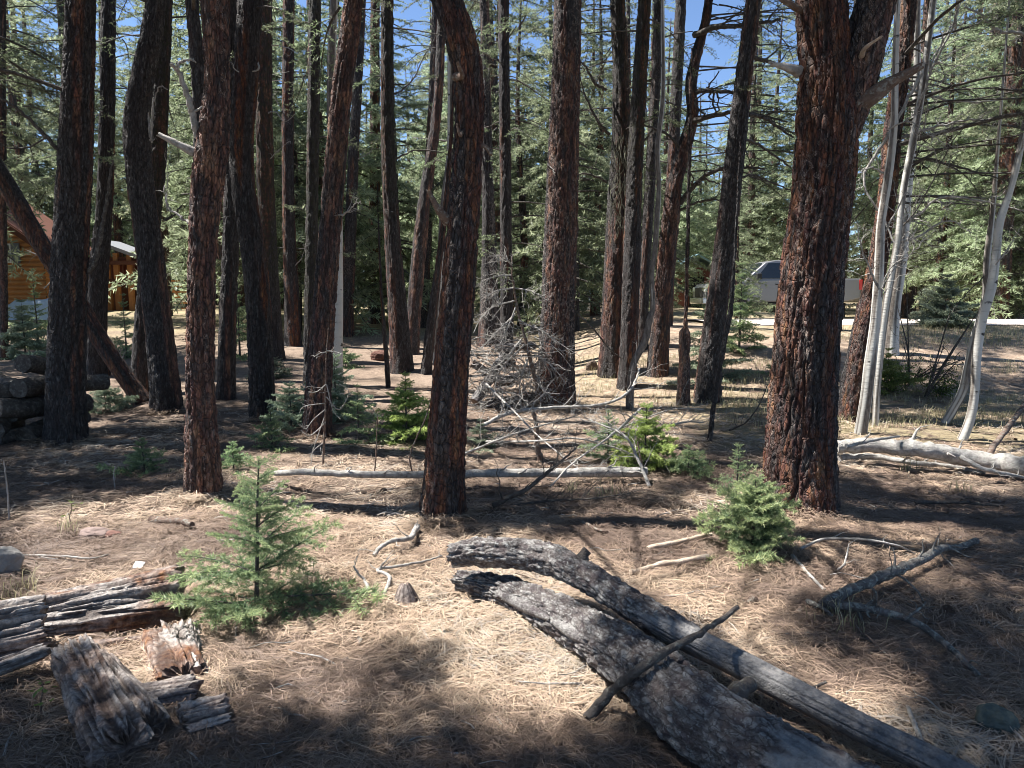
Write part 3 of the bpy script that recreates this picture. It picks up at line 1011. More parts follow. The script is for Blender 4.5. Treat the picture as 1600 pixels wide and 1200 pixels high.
I_ = T("I", "conifer", "mossy olive-brown trunk close beside the S-bend trunk",
       [(428, 562, 32), (424, 480, 31), (419, 380, 30), (414, 250, 29), (412, 120, 28), (412, 0, 27), (412, -60, 26)], moss=0.9, mossz=1.5, total=15, red=0.4, flake=0.0)
J_ = T("J", "conifer", "thin dark trunk with reddish foot amid pale dead twigs",
       [(458, 540, 27), (456, 470, 26), (452, 380, 22), (450, 250, 20), (450, 120, 19), (452, -40, 18)], total=14, red=0.5, flake=0.0)
K_ = T("K", "conifer", "straight mossy dark trunk just behind the bleached aspen pole",
       [(484, 560, 22), (486, 450, 21), (488, 300, 21), (490, 150, 21), (492, 0, 20), (493, -60, 19)], moss=0.9, mossz=1.0, far=12.5, total=15, red=0.15, flake=0.0)
L_ = T("L", "aspen", "bleached aspen pole with dark eyes half hidden behind the purple-red leaning trunk",
       [(527, 560, 19), (528, 450, 18), (523, 320, 15), (517, 200, 13), (515, 100, 13), (518, 0, 13), (520, -60, 12)], far=11.0, total=12, mat="aspen")
N_ = T("N", "conifer", "rough grey trunk flecked with sunlight behind the leaning purple-red trunk",
       [(541, 525, 24), (544, 450, 22), (548, 350, 20), (553, 230, 18), (560, 110, 16), (566, -40, 15)], total=13, red=0.3, flake=0.5)
O_ = T("O", "conifer", "reddish-brown trunk far back on the bright grass gap",
       [(586, 505, 24), (586, 440, 22), (586, 370, 20), (586, 250, 18), (586, 100, 16), (586, -40, 15)], total=17, red=0.9, flake=0.0)
Q_ = T("Q", "conifer", "dark leaning trunk that crosses behind the crooked dark one",
       [(641, 552, 26), (648, 470, 25), (656, 380, 24), (665, 300, 21), (677, 220, 18), (686, 130, 16), (692, -30, 14)], total=14, red=0.55, flake=0.1)
Q2 = T("Q2", "conifer", "dark trunk with sunlit specks next to the pale snag-side pole",
       [(660, 512, 22), (663, 430, 20), (668, 330, 18), (674, 200, 16), (680, 60, 14), (682, -40, 13)], total=14, red=0.1, flake=0.8)
R_ = T("R", "conifer", "thin dark tilted stem between the slim bowed trunk and the crooked one",
       [(664, 582, 20), (672, 520, 18), (682, 440, 14), (692, 360, 11), (700, 280, 9)], total=6.5, red=0.1, flake=0.0)
T_ = T("T", "aspen", "narrow brilliant white aspen stem peeping from behind the crooked dark trunk",
       [(682, 515, 12), (687, 430, 11), (693, 330, 10), (700, 230, 9), (705, 100, 9)], far=15.0, total=9, mat="aspen")
U_ = T("U", "conifer", "pinkish-grey trunk showing beside the bend of the crooked dark trunk",
       [(766, 540, 40), (765, 450, 30), (763, 330, 22), (760, 200, 19), (758, 80, 17), (756, -50, 16)], total=15, red=0.45, flake=1.0)
U2 = T("U2", "conifer", "black trunk in shade behind the heap of grey brush",
       [(792, 535, 24), (791, 430, 22), (790, 300, 20), (788, 150, 19), (787, -40, 18)], far=15.0, total=15, red=0.1, flake=0.0)
Y_ = T("Y", "aspen", "crooked aspen with rough dark foot and white upper stem beside the curving trunk",
       [(984, 640, 14), (986, 605, 13), (994, 568, 12), (1008, 532, 12), (1013, 500, 11), (1020, 480, 9), (1019, 430, 9), (1025, 390, 9), (1024, 340, 9), (1030, 290, 8), (1028, 230, 8), (1032, 150, 7), (1036, 40, 6)], total=8, mat="aspen", redside=[(-90, 200, -1, 1.5)], flare=0.1)
Z1 = T("Z1", "conifer", "grey-barked trunk between the lichen-hung twin and the curving trunk",
       [(1003, 545, 22), (1005, 470, 20), (1010, 380, 19), (1018, 250, 18), (1025, 120, 17), (1030, 0, 16), (1032, -50, 15)], total=13, red=0.2, flake=0.3)
Z2 = T("Z2", "conifer", "straight grey-brown trunk whose top shows above the curving trunk's bend",
       [(1040, 520, 22), (1045, 400, 21), (1050, 280, 20), (1056, 160, 19), (1062, 40, 18), (1065, -50, 17)], far=16.0, total=15, red=0.3, flake=0.1)
AA = T("AA", "dead_snag", "broken rough stump snag with a thin dark pole rising from its top",
       [(1067, 632, 23), (1069, 570, 21), (1070, 519, 19), (1071, 512, 8), (1074, 400, 7), (1077, 260, 6), (1080, 140, 5)], total=5.0, red=0.45, flake=1.0, cat="snag")
AC = T("AC", "bare_sapling", "thin bare leaning sapling at the foot of the straight leaning trunk",
       [(1107, 690, 9), (1117, 620, 10), (1128, 560, 10), (1137, 510, 10), (1142, 480, 9), (1146, 430, 7), (1150, 360, 5)], total=3.2, red=0.1, flake=0.1, cat="sapling", flare=0.1)
SP = T("SP", "bare_sapling", "thin straight dead stem crossing the foot of the slim bowed trunk",
       [(607, 605, 10), (604, 560, 9), (599, 500, 7), (595, 440, 5), (592, 360, 4)], total=3.4, red=0.1, flake=0.0, cat="sapling", flare=0.1)
AF = T("AF", "aspen", "white aspen curving up close beside the thickest trunk",
       [(1342, 676, 19), (1350, 630, 18), (1358, 570, 17), (1367, 500, 16), (1374, 430, 15), (1382, 350, 13), (1387, 280, 12), (1392, 200, 11), (1398, 110, 10), (1403, 0, 9), (1406, -60, 8)], total=8.5, mat="aspen")
AG = T("AG", "aspen", "broad pale aspen standing behind the leaning grey-purple trunk",
       [(1392, 552, 22), (1398, 480, 21), (1406, 400, 20), (1414, 320, 17), (1422, 240, 13), (1428, 150, 11), (1434, 40, 10)], total=9, mat="aspen")
AG2 = T("AG2", "aspen", "thin grey aspen stem slanting up across the leaning grey-purple trunk",
       [(1372, 590, 11), (1385, 480, 11), (1398, 380, 11), (1412, 300, 11), (1427, 220, 11), (1440, 140, 10), (1452, 60, 9), (1460, 0, 9), (1466, -60, 8)], far=9.0, total=7.5, mat="aspen")
AH = T("AH", "aspen", "young white knotted curved aspen, the outer of a pair by the bleached log",
       [(1497, 686, 16), (1512, 655, 15), (1523, 610, 14), (1530, 560, 14), (1537, 500, 14), (1545, 450, 14), (1556, 400, 13), (1567, 350, 12), (1579, 300, 11), (1588, 260, 10), (1598, 225, 9)], total=6, mat="aspen", flare=0.1)
AI = T("AI", "aspen", "young brown-scarred bowed aspen, the inner of a pair by the bleached log",
       [(1468, 660, 15), (1487, 640, 14), (1502, 610, 13), (1514, 570, 12), (1523, 530, 12), (1534, 470, 11), (1546, 400, 10), (1552, 330, 8), (1556, 240, 6)], total=5.5, mat="aspen", flare=0.1, redside=[(-90, 45, 0.4, 1.1)])
A_ = T("A", "conifer", "slender reddish trunk at the very edge of the picture beyond the woodpile",
       [(6, 562, 13), (6, 480, 13), (5, 380, 13), (4, 250, 12), (4, 100, 11), (4, -50, 10)], total=12, red=0.5, flake=0.6)

# stems that fork off
mbf = MB()
y0 = AD["dist"]
pts = [(1300, 250, 46), (1318, 190, 58), (1338, 120, 62), (1356, 50, 62), (1370, 0, 60), (1388, -90, 54), (1410, -200, 48)]
ctrl = [list(P(a, b, y0)) + [w / 2 / F_PX * y0] for a, b, w in pts]
ctrl += [[ctrl[-1][0] + 0.5, y0 + .3, 8.0, 0.07], [ctrl[-1][0] + 0.7, y0 + .4, 12.0, 0.02]]
trunk_geo(mbf, ctrl, 0.0085, 4.2, 77, cell=0.04, depth=0.02, red=0.6, flake=0.6, flare=0.0, redside=[(-60, 25, 2.8, 4.5)])
mbf.build("forked_stem", M["bark"], AD["root"], AD["base"])

# leaning dead pole that props itself against the forest beside the woodpile
b0 = G(222, 628)
ctrl = []
for (px, py, w) in [(224, 630, 30), (205, 602, 27), (180, 566, 26), (150, 520, 26), (120, 470, 27), (92, 425, 27), (62, 378, 27), (30, 322, 27), (0, 270, 25), (-60, 170, 22)]:
    p = P(px, py, b0[1] - 0.1)
    ctrl.append(list(p) + [w / 2 / F_PX * b0[1]])
root = thing("leaning_dead_trunk", ground(b0), "bare dead trunk leaning steeply, propped behind the thick trunk at the woodpile", "dead tree")
mb = MB(); trunk_geo(mb, ctrl, 0.016, 9, 303, cell=0.05, depth=0.008, red=0.6, flake=0.2, flare=0.1)
mb.build("trunk", M["bark"], root, ground(b0))
for pts in ([(62, 400), (40, 390)], [(80, 440), (68, 452)], [(186, 570), (196, 548)]):
    mb = MB(); q0 = [P(a, b, b0[1] - 0.1) for a, b in pts]
    twigs(mb, spline(q0, 6), 0.012, 0.003, 3, 0.15, R, 0, 0.5, 0)
    mb.build("branch_stub", M["grey"], root, ground(b0))

# ------------------------------------------------------------------ broken stubs and limbs on the near trunks
stub(S_, [(712, 120, 0.05), (722, 118, 0.16), (716, 100, 0.24)], 0.03, 0.010, "brown")
stub(S_, [(722, 205, 0.06), (719, 212, 0.14), (714, 196, 0.17)], 0.016, 0.006, "brown")
stub(S_, [(700, 345, 0.02), (690, 335, 0.06), (680, 318, 0.10), (671, 300, 0.12)], 0.042, 0.012, "brown")
stub(S_, [(738, 235, 0.02), (756, 228, 0.03), (766, 240, 0.03)], 0.02, 0.012, "brown")
stub(AD, [(1335, 165, 0.05), (1362, 150, 0.12), (1390, 130, 0.15), (1434, 106, 0.2)], 0.075, 0.022, "brown")
stub(AD, [(1345, 90, 0.1), (1352, 75, 0.2), (1376, 58, 0.3)], 0.022, 0.006, "pale")
stub(AD, [(1248, 112, 0.0), (1232, 106, 0.05), (1208, 100, 0.06)], 0.04, 0.014, "grey")
stub(AD, [(1262, 22, 0.0), (1240, 10, 0.05), (1215, -4, 0.06)], 0.03, 0.014, "brown")
stub(F_, [(304, 238, 0.02), (280, 226, 0.05), (252, 212, 0.06)], 0.035, 0.016, "grey")
branch(F_, [(310, 215), (303, 190), (292, 150), (277, 108), (268, 102)], 0.030, 0.014, 2, 0.10, "grey", (0.0, -0.2), "branch_stub", 0)
branch(F_, [(277, 108), (285, 96), (296, 92), (306, 98)], 0.012, 0.005, 2, 0.06, "grey", (-0.2, -0.2), "branch_stub", 0)
branch(F_, [(300, 352), (280, 338), (262, 322), (258, 290)], 0.012, 0.004, 4, 0.15, "grey", (0, 0.1), "branch_stub", 0)
branch(B_, [(140, 425), (150, 400), (160, 350), (170, 290), (176, 250)], 0.03, 0.010, 3, 0.15, "darkwood", (0, -0.2))
branch(B_, [(96, 240), (60, 200), (20, 165), (-30, 140)], 0.025, 0.010, 7, 0.5, "darkwood", (0, -0.3))
branch(D_, [(258, 345), (272, 336), (285, 320)], 0.02, 0.008, 1, 0.1, "darkwood", (0, -0.05))
branch(D_, [(262, 330), (258, 310), (262, 280), (258, 240)], 0.010, 0.004, 5, 0.25, "grey", (0, -0.15))
branch(D_, [(230, 160), (236, 220), (240, 160), (250, 135), (262, 140)], 0.02, 0.006, 4, 0.2, "grey", (0, -0.2))
branch(H_, [(400, 92), (404, 108), (372, 112), (362, 98)], 0.014, 0.006, 1, 0.1, "grey", (0, -0.2))
branch(P_, [(600, 332), (606, 330), (614, 331)], 0.012, 0.008, 2, 0.06, "grey", (0, -0.15))
branch(V_, [(902, 490), (925, 512), (952, 545), (975, 562)], 0.018, 0.006, 3, 0.2, "darkwood", (0, 0.4))
branch(V_, [(860, 262), (856, 256), (868, 270)], 0.012, 0.006, 1, 0.1, "grey", (0, -0.2))
# sweeping limbs of the curving trunk
branch(X_, [(1084, 55), (1120, 42), (1160, 40), (1220, 30)], 0.05, 0.02, 10, 0.7, "darkwood", (0, -0.8))
branch(X_, [(1082, 145), (1104, 142), (1150, 145), (1210, 150)], 0.045, 0.015, 12, 0.7, "darkwood", (0, -0.6))
branch(X_, [(1078, 190), (1110, 182), (1160, 176), (1230, 190)], 0.05, 0.012, 12, 0.7, "darkwood", (0, -0.9))
branch(X_, [(1062, 318), (1090, 285), (1120, 266), (1160, 262), (1195, 264)], 0.05, 0.015, 12, 0.6, "darkwood", (0, -0.8))
branch(X_, [(1060, 330), (1085, 318), (1120, 312), (1160, 315)], 0.025, 0.008, 8, 0.5, "darkwood", (0, -0.4))
branch(X_, [(1066, 240), (1050, 215), (1020, 200), (985, 190)], 0.03, 0.010, 8, 0.6, "darkwood", (0, -0.3))
branch(W1, [(948, 140), (930, 130), (915, 105), (900, 90)], 0.03, 0.008, 7, 0.5, "darkwood", (0, -0.4))
branch(W1, [(952, 210), (935, 190), (915, 150), (905, 115)], 0.03, 0.008, 7, 0.5, "darkwood", (0, -0.4))
branch(W1, [(948, 285), (930, 275), (905, 272), (880, 285)], 0.022, 0.006, 7, 0.5, "darkwood", (0, -0.4))
branch(W1, [(984, 240), (1010, 215), (1040, 180), (1080, 160)], 0.022, 0.006, 7, 0.5, "darkwood", (0, -0.4))
branch(U_, [(750, 220), (720, 220), (690, 219), (645, 215)], 0.03, 0.012, 5, 0.3, "grey", (0, -0.3))
branch(P_, [(612, 150), (640, 130), (665, 85), (690, 40)], 0.018, 0.005, 9, 0.5, "darkwood", (0, 0.2))
branch(P_, [(614, 250), (650, 235), (690, 238), (720, 250)], 0.018, 0.005, 9, 0.5, "darkwood", (0, 0.3))
branch(AB, [(1178, 90), (1210, 100), (1245, 120)], 0.03, 0.012, 6, 0.5, "darkwood", (0, 0.2))
branch(AB, [(1170, 180), (1195, 185), (1240, 215)], 0.03, 0.012, 6, 0.5, "darkwood", (0, 0.3))
branch(AB, [(1160, 215), (1190, 230), (1236, 262)], 0.022, 0.012, 6, 0.5, "darkwood", (0, 0.4))
branch(AB, [(1150, 280), (1180, 275), (1240, 300)], 0.02, 0.008, 6, 0.4, "darkwood", (0, 0.4))
# bare bright twigs around the aspens
branch(AG2, [(1398, 380), (1380, 340), (1350, 280), (1395, 200), (1440, 115)][::-1], 0.022, 0.010, 6, 0.35, "grey", (-0.2, -0.5))
branch(AG2, [(1430, 180), (1462, 95), (1490, 40), (1498, 0)], 0.020, 0.009, 16, 0.5, "grey", (0, -0.5))
branch(AG2, [(1440, 130), (1470, 70), (1500, 10), (1510, -40)], 0.015, 0.006, 18, 0.5, "grey", (0, 0.3))
branch(AF, [(1380, 270), (1362, 262), (1345, 268)], 0.012, 0.003, 6, 0.3, "grey", (0, -0.3))
branch(AF, [(1384, 360), (1400, 330), (1420, 300), (1422, 350)], 0.012, 0.003, 8, 0.3, "grey", (0, -0.3))
branch(AF, [(1372, 450), (1350, 400), (1340, 355), (1335, 345)], 0.014, 0.003, 8, 0.35, "grey", (0, -0.3))
branch(AF, [(1370, 480), (1390, 420), (1420, 400), (1460, 360)], 0.012, 0.003, 20, 0.45, "grey", (0, -0.4))
branch(AF, [(1390, 200), (1420, 190), (1450, 210), (1490, 230)], 0.010, 0.003, 22, 0.45, "grey", (0, -0.4))
branch(AE, [(1400, 220), (1440, 205), (1500, 190), (1560, 185)], 0.022, 0.006, 24, 0.5, "grey", (0, -0.6))
branch(AE, [(1385, 280), (1440, 250), (1500, 262), (1580, 285)], 0.022, 0.006, 14, 0.5, "darkwood", (0, -0.3))
branch(AE, [(1375, 340), (1420, 345), (1470, 310), (1540, 315), (1600, 330)], 0.022, 0.006, 24, 0.5, "grey", (0, -0.5))
branch(AE, [(1372, 380), (1430, 372), (1480, 345), (1520, 365)], 0.02, 0.005, 20, 0.45, "grey", (0, 0.2))
branch(AE, [(1405, 130), (1450, 150), (1520, 160), (1600, 150)], 0.02, 0.005, 14, 0.5, "grey", (0, 0.3))
branch(AE, [(1360, 395), (1430, 330), (1500, 205), (1560, 185)], 0.012, 0.004, 10, 0.5, "darkwood", (0, -0.8))
branch(AH, [(1640, 110), (1600, 55), (1562, 50), (1536, 26), (1508, 10)], 0.026, 0.010, 12, 0.4, "grey", (0, -0.1))
branch(AH, [(1590, 250), (1600, 215), (1612, 180)], 0.010, 0.003, 6, 0.3, "grey", (0, -0.2))
branch(AH, [(1550, 420), (1570, 395), (1600, 350)], 0.010, 0.003, 6, 0.3, "grey", (0, -0.2))
branch(AI, [(1540, 430), (1520, 450), (1500, 470), (1480, 500)], 0.008, 0.003, 6, 0.25, "darkwood", (0, -0.2))
for (t, pts) in ((I_, [(412, 70), (440, 72), (470, 85), (482, 100)]), (I_, [(402, 260), (425, 245), (450, 222), (455, 225)]), (J_, [(440, 170), (425, 145), (425, 118), (452, 112)]),
                 (I_, [(405, 180), (430, 175), (445, 190), (462, 178)]), (J_, [(456, 420), (470, 405), (478, 380)]), (M_, [(520, 340), (545, 330), (560, 310)]),
                 (Gt, [(372, 40), (378, 80), (372, 110)]), (N_, [(552, 250), (575, 240), (590, 215)]), (O_, [(590, 380), (620, 390), (650, 425)])):
    branch(t, pts, 0.014, 0.004, 6, 0.25, "grey", (0, -0.3))

# needles drifted against the feet of the nearer trunks
cen = []
g = np.random.default_rng(71)
for k_ in ("AD", "S", "F", "B", "D", "H", "M", "V"):
    t_ = TREES[k_]; r_ = float(t_["rad"][10]) * 1.05
    for _ in range(int(260 if t_["dist"] < 7 else 120)):
        a_ = g.random() * 6.283; d_ = r_ * (1.02 + 0.9 * g.random() ** 2)
        cen.append((t_["base"][0] + math.cos(a_) * d_, t_["base"][1] + math.sin(a_) * d_))
v, f, c = needle_litter(10, 2, 3, 6, 0.12, 0.0028, 72, 0.6, np.array(cen))
v[:, 2] += np.repeat(np.random.default_rng(3).random(len(v) // 6) * 0.045, 6)
tag(MB().add(v, f, 0, c).build("needle_drift", M["litter"]), kind="stuff")

# ------------------------------------------------------------------ the canopy overhead (boughs placed to cast the wanted shade on the ground)
LIT = [
    [(330, 860), (560, 790), (660, 850), (690, 900), (760, 940), (900, 1020), (1010, 1110), (1000, 1130), (560, 1130), (380, 1100), (360, 1000), (500, 930), (440, 930)],
    [(920, 800), (1120, 790), (1140, 870), (1230, 900), (1270, 960), (1220, 1000), (1110, 985), (1000, 920), (930, 870)],
    [(1150, 1080), (1190, 1050), (1300, 1040), (1380, 1070), (1370, 1110), (1260, 1130)], [(1120, 985), (1180, 980), (1230, 1010), (1170, 1035)],
    [(420, 690), (660, 700), (660, 760), (400, 765), (350, 745)], [(735, 690), (1080, 700), (1090, 740), (1000, 765), (740, 765)],
    [(20, 800), (300, 775), (560, 770), (620, 800), (560, 850), (330, 870), (300, 930), (20, 940)],
    [(60, 960), (280, 880), (340, 950), (360, 1100), (200, 1130), (60, 1080)],
    [(1310, 640), (1600, 650), (1600, 745), (1480, 760), (1310, 745)],
    [(1260, 800), (1400, 800), (1520, 830), (1480, 900), (1330, 910), (1250, 890)],
    [(890, 480), (1200, 500), (1200, 620), (900, 640)], [(130, 600), (290, 600), (285, 660), (130, 665)],
    [(430, 480), (850, 480), (850, 640), (690, 650), (560, 640), (440, 640)],
    [(740, 650), (1100, 640), (1100, 690), (740, 690)], [(690, 840), (900, 850), (900, 1000), (750, 940)],
    [(280, 462), (1345, 462), (1345, 545), (1200, 560), (880, 600), (280, 560)], [(1340, 655), (1600, 655), (1600, 700), (1330, 700)],
    [(1100, 780), (1240, 690), (1240, 870), (1110, 880)], [(1330, 690), (1600, 700), (1600, 770), (1350, 765)],
]
DARK = [(655, 1015, 70, 34), (610, 1085, 130, 42), (465, 1062, 95, 30), (560, 905, 40, 15), (820, 1080, 110, 28), (170, 1090, 60, 30), (1400, 850, 60, 14), (560, 620, 60, 14), (440, 720, 30, 10)]


def in_poly(px, py, poly):
    c = np.zeros(px.shape, bool)
    n = len(poly)
    for i in range(n):
        x1, y1 = poly[i]; x2, y2 = poly[(i + 1) % n]
        cond = ((y1 > py) != (y2 > py))
        with np.errstate(divide='ignore', invalid='ignore'):
            xx = (x2 - x1) * (py - y1) / ((y2 - y1) if y2 != y1 else 1e-9) + x1
        c ^= cond & (px < xx)
    return c


def lit_at(px, py):
    v = np.zeros(px.shape, bool)
    for p in LIT: v |= in_poly(px, py, p)
    for (a, b, rx_, ry_) in DARK: v &= ~(((px - a) / rx_) ** 2 + ((py - b) / ry_) ** 2 < 1)
    return v


_ry, _rx = np.mgrid[0:216, 0:288]
LITR = lit_at(_rx * 6.0 - 64, _ry * 6.0 + 4)           # looked up, not tested polygon by polygon, below
_hx = np.arange(-30, 30, 0.25); _hy = np.arange(-8, 45, 0.25)
HT = H(*np.meshgrid(_hx, _hy))


def lit_fast(px, py):
    return LITR[np.clip(((py - 4) / 6 + .5).astype(int), 0, 215), np.clip(((px + 64) / 6 + .5).astype(int), 0, 287)]


def H_fast(x, y):
    return HT[np.clip(((y + 8) * 4 + .5).astype(int), 0, HT.shape[0] - 1), np.clip(((x + 30) * 4 + .5).astype(int), 0, HT.shape[1] - 1)]


# trees added just outside the frame so their crowns shade the scene
for key, x, y, lab in (("o1", -5.6, 3.3, "dark conifer added outside the picture for shade, beside the rotten firewood"), ("o2", -4.2, 1.4, "dark conifer added outside the picture for shade, nearest to the rotten firewood"),
                       ("o3", -8.6, 7.4, "dark conifer added outside the picture for shade, beyond the woodpile"), ("o4", -1.9, -1.6, "dark conifer added behind the viewer for shade"),
                       ("o5", 5.6, 3.4, "dark conifer added outside the picture for shade, beside the forked fallen branch"), ("o7", -9.6, 10.6, "dark conifer added outside the picture for shade, farthest past the woodpile"), ("o8", -7.6, 9.4, "dark conifer added outside the picture for shade, right beside the woodpile"), ("o6", 7.2, 8.4, "dark conifer added outside the picture for shade, beyond the fallen pale log")):
    z = float(H(x, y))
    ctrl = np.array([[x, y, z - 0.15, 0.2], [x + 0.03, y, z + 1, 0.18], [x, y + 0.05, z + 5, 0.15], [x, y, z + 10, 0.09], [x, y, z + 15, 0.02]])
    root = thing("conifer", (x, y, z), lab, "tree")
    mb = MB(); path, rad = trunk_geo(mb, ctrl, 0.035, 5, 500 + int(10 * x), flake=0.1, red=0.3)
    mb.build("trunk", M["bark"], root, (x, y, z))
    TREES[key] = dict(root=root, base=np.array([x, y, z]), path=path, rad=rad, dist=y, total=15)

gb = np.random.default_rng(404)
CAN = [bough(1.0, 0.42, 0.07, 125, 0.06, 0.021, gb, 0.22, True, 0.3, 0.1) for _ in range(6)]
crowns = {k: Crown() for k in TREES}
cov = {}
# sunlit things the photograph shows: no limb may come between them and the sun
AIM = np.concatenate([[TREES[k]['path'][int(np.argmin(np.abs(TREES[k]['path'][:, 2] - z)))] for z in np.arange(0.3, 6.5 if TREES[k]['dist'] > 9 else 5, 0.3)] for k in ('AF', 'AG', 'AG2', 'AH', 'AI', 'Y', 'N', 'L', 'T', 'U')]
                     + [np.array([P(a, b, hy_) for a, b, hy_ in ((770, 560, 9.6), (800, 480, 9.6), (740, 540, 9.6), (850, 560, 9.6), (505, 600, 6.9), (505, 680, 6.9), (400, 740, 3.8), (380, 850, 3.8), (640, 620, 7.6), (1010, 660, 6.6), (1170, 770, 4.5), (1180, 820, 4.5), (90, 500, 8.0), (90, 400, 8.0), (215, 300, 9.0), (210, 200, 9.0), (300, 400, 5.6), (300, 500, 5.6), (520, 600, 9), (455, 640, 7.6), (540, 600, 9), (430, 570, 10), (840, 640, 7.5), (930, 640, 7.5), (860, 690, 6.6), (950, 690, 6.6))])])
RIM = []                                # the sunward edges of the trunks glitter in the photograph
for k_ in ('B', 'D', 'F', 'H', 'M', 'V', 'AE', 'AD', 'S', 'AB', 'C', 'G', 'P', 'X', 'W', 'Q2'):
    t_ = TREES[k_]
    for z_ in np.arange(0.5, 1.6 + 0.38 * t_['dist'], 0.35):
        i_ = int(np.argmin(np.abs(t_['path'][:, 2] - z_))); RIM.append(t_['path'][i_] + np.array([-0.9 * t_['rad'][i_], 0.2 * t_['rad'][i_], 0]))
RIM = np.array(RIM)
CELL = 0.22


def canopy(keys, zlo, zhi, tries, want, seed, Lr=(0.7, 1.3), reach=(0.3, 2.6), strict=0.05):
    g = np.random.default_rng(seed)
    n_ok = 0
    for _ in range(tries):
        k = keys[int(g.integers(len(keys)))]
        t = TREES[k]
        z = zlo + (zhi - zlo) * g.random()
        if z > t["total"] - 1.0: continue
        p0 = at_height(t["path"], z)
        az = g.random() * 6.283
        d = np.array([math.cos(az), math.sin(az), 0.0])
        rc = reach[0] + (reach[1] * (1 - 0.55 * (z - zlo) / (zhi - zlo)) - reach[0]) * g.random()
        L = Lr[0] + (Lr[1] - Lr[0]) * g.random()
        b0 = p0 + d * rc + np.array([0, 0, 0.12 * rc - 0.05 * rc * rc])
        # footprint of its shadow
        u = np.array([0.15, 0.35, 0.55, 0.75, 0.95]); wv = np.array([-0.26, 0.0, 0.26])
        perp = np.array([-d[1], d[0], 0])
        pts = b0 + d * (u[:, None, None] * L) + perp * (wv[None, :, None] * L * (1.1 - u[:, None, None]))
        pts = pts.reshape(-1, 3); pts[:, 2] -= 0.08
        ppx, ppy, pz = project(pts)
        if ((pz > 0.3) & (ppy > -25) & (ppx > -60) & (ppx < 1660)).any(): continue      # its own limb would hang into view
        gr = pts - SUNV * ((pts[:, 2] - 0.1) / SUNV[2])[:, None]
        gr = gr - SUNV * ((gr[:, 2] - H_fast(gr[:, 0], gr[:, 1])) / SUNV[2])[:, None]
        sx, sy, sz = project(gr)
        inside = (sz > 0.5) & (sx > -80) & (sx < 1680) & (sy < 1290) & (sy > 470)
        lit = inside & lit_fast(sx, sy)
        if lit.mean() > strict: continue
        c0 = b0 + d * 0.5 * L
        rel = c0 - AIM
        off = rel - np.sum(rel * SUNV, 1, keepdims=True) * SUNV
        sunny = rel @ SUNV > 0.3
        if (sunny & (np.linalg.norm(off, axis=1) < 0.42 * L + 0.15)).any() and g.random() < 0.93: continue
        rel = c0 - RIM
        off = rel - np.sum(rel * SUNV, 1, keepdims=True) * SUNV
        if ((rel @ SUNV > 0.4) & (np.linalg.norm(off, axis=1) < 0.35 * L)).any() and g.random() < 0.8: continue
        keys_c = [(int(math.floor(a / CELL)), int(math.floor(b / CELL))) for a, b in gr[:, :2]]
        mean = np.mean([cov.get(c, 0) for c in keys_c])
        lim = want if inside.mean() > 0.4 else want * 0.45
        if mean >= lim: continue
        for c in keys_c: cov[c] = cov.get(c, 0) + 1
        crowns[k].put(CAN[int(g.integers(6))], b0, az, 0.05, L, g.normal(0, 0.15))
        m = (p0 + b0) / 2 + np.array([0, 0, 0.06 * rc])
        crowns[k].limb(spline([p0, m, b0], 6), 0.012 + 0.006 * rc, 0.009)
        n_ok += 1
    return n_ok


near_keys = ["AD", "S", "F", "B", "D", "H", "M", "V", "o1", "o2", "o3", "o4", "o5", "o6", "o7", "o8", "AB", "AE", "G", "F2"]
n1 = canopy(near_keys, 3.6, 12.5, 18000, 4.8, 1)
n2 = canopy(near_keys, 3.4, 13.5, 18000, 4.6, 2, (0.4, 0.7), (0.2, 3.2), 0.03)
far_keys = ["C", "E", "I", "J", "K", "N", "P", "Q", "U", "U2", "W", "W2", "X", "Z1", "Z2", "A", "V", "AB", "AE", "M", "H", "D"]
n3 = canopy(far_keys, 5.5, 14.0, 7000, 2.2, 3, (0.8, 1.4), (0.3, 2.6), 0.06)
print("canopy boughs", n1, n2, n3)

# boughs of the middle-distance trees that hang into view
VB = [bough(1.0, 0.36, 0.075, 75, 0.05, 0.010, gb, 0.30, True, 0.5, 0.15) for _ in range(6)]


def spares(c, L):
    rel = AIM - c
    off = rel - np.sum(rel * SUNV, 1, keepdims=True) * SUNV
    return not ((rel @ SUNV < -0.3) & (np.linalg.norm(off, axis=1) < 0.4 * L + 0.12)).any()


def hang(key, px, py, az, L, dy=0.0, el=-0.15):
    t = TREES[key]
    p = P(px, py, t["dist"] + dy)
    k = int(np.argmin(np.abs(t["path"][:, 2] - p[2])))
    p0 = t["path"][k]
    crowns[key].put(VB[int(gb.integers(6))], p, az, el, L, gb.normal(0, 0.2))
    if np.linalg.norm(p - p0) > 0.05:
        m = (p + p0) / 2 + np.array([0, 0, 0.08])
        crowns[key].limb(spline([p0, m, p], 6), 0.018, 0.009)


def clothe(key, pylo, pyhi, n, Lmin, Lmax, seed, side=None, reach=1.0):
    g = np.random.default_rng(seed)
    t = TREES[key]
    for _ in range(n):
        py = pylo + (pyhi - pylo) * g.random()
        p = P(800, py, t["dist"])
        p0 = at_height(t["path"], p[2])
        az = g.random() * 6.283 if side is None else side + g.normal(0, 0.7)
        d = np.array([math.cos(az), math.sin(az), 0])
        rc = reach * g.random()
        q = p0 + d * (0.15 + rc)
        if not spares(q + d * 0.4 * Lmax, Lmax): continue
        crowns[key].put(VB[int(g.integers(6))], q, az, -0.15 + g.normal(0, 0.12), Lmin + (Lmax - Lmin) * g.random(), g.normal(0, 0.2))
        crowns[key].limb(spline([p0, (p0 + q) / 2 + np.array([0, 0, .03]), q], 5), 0.015, 0.008)


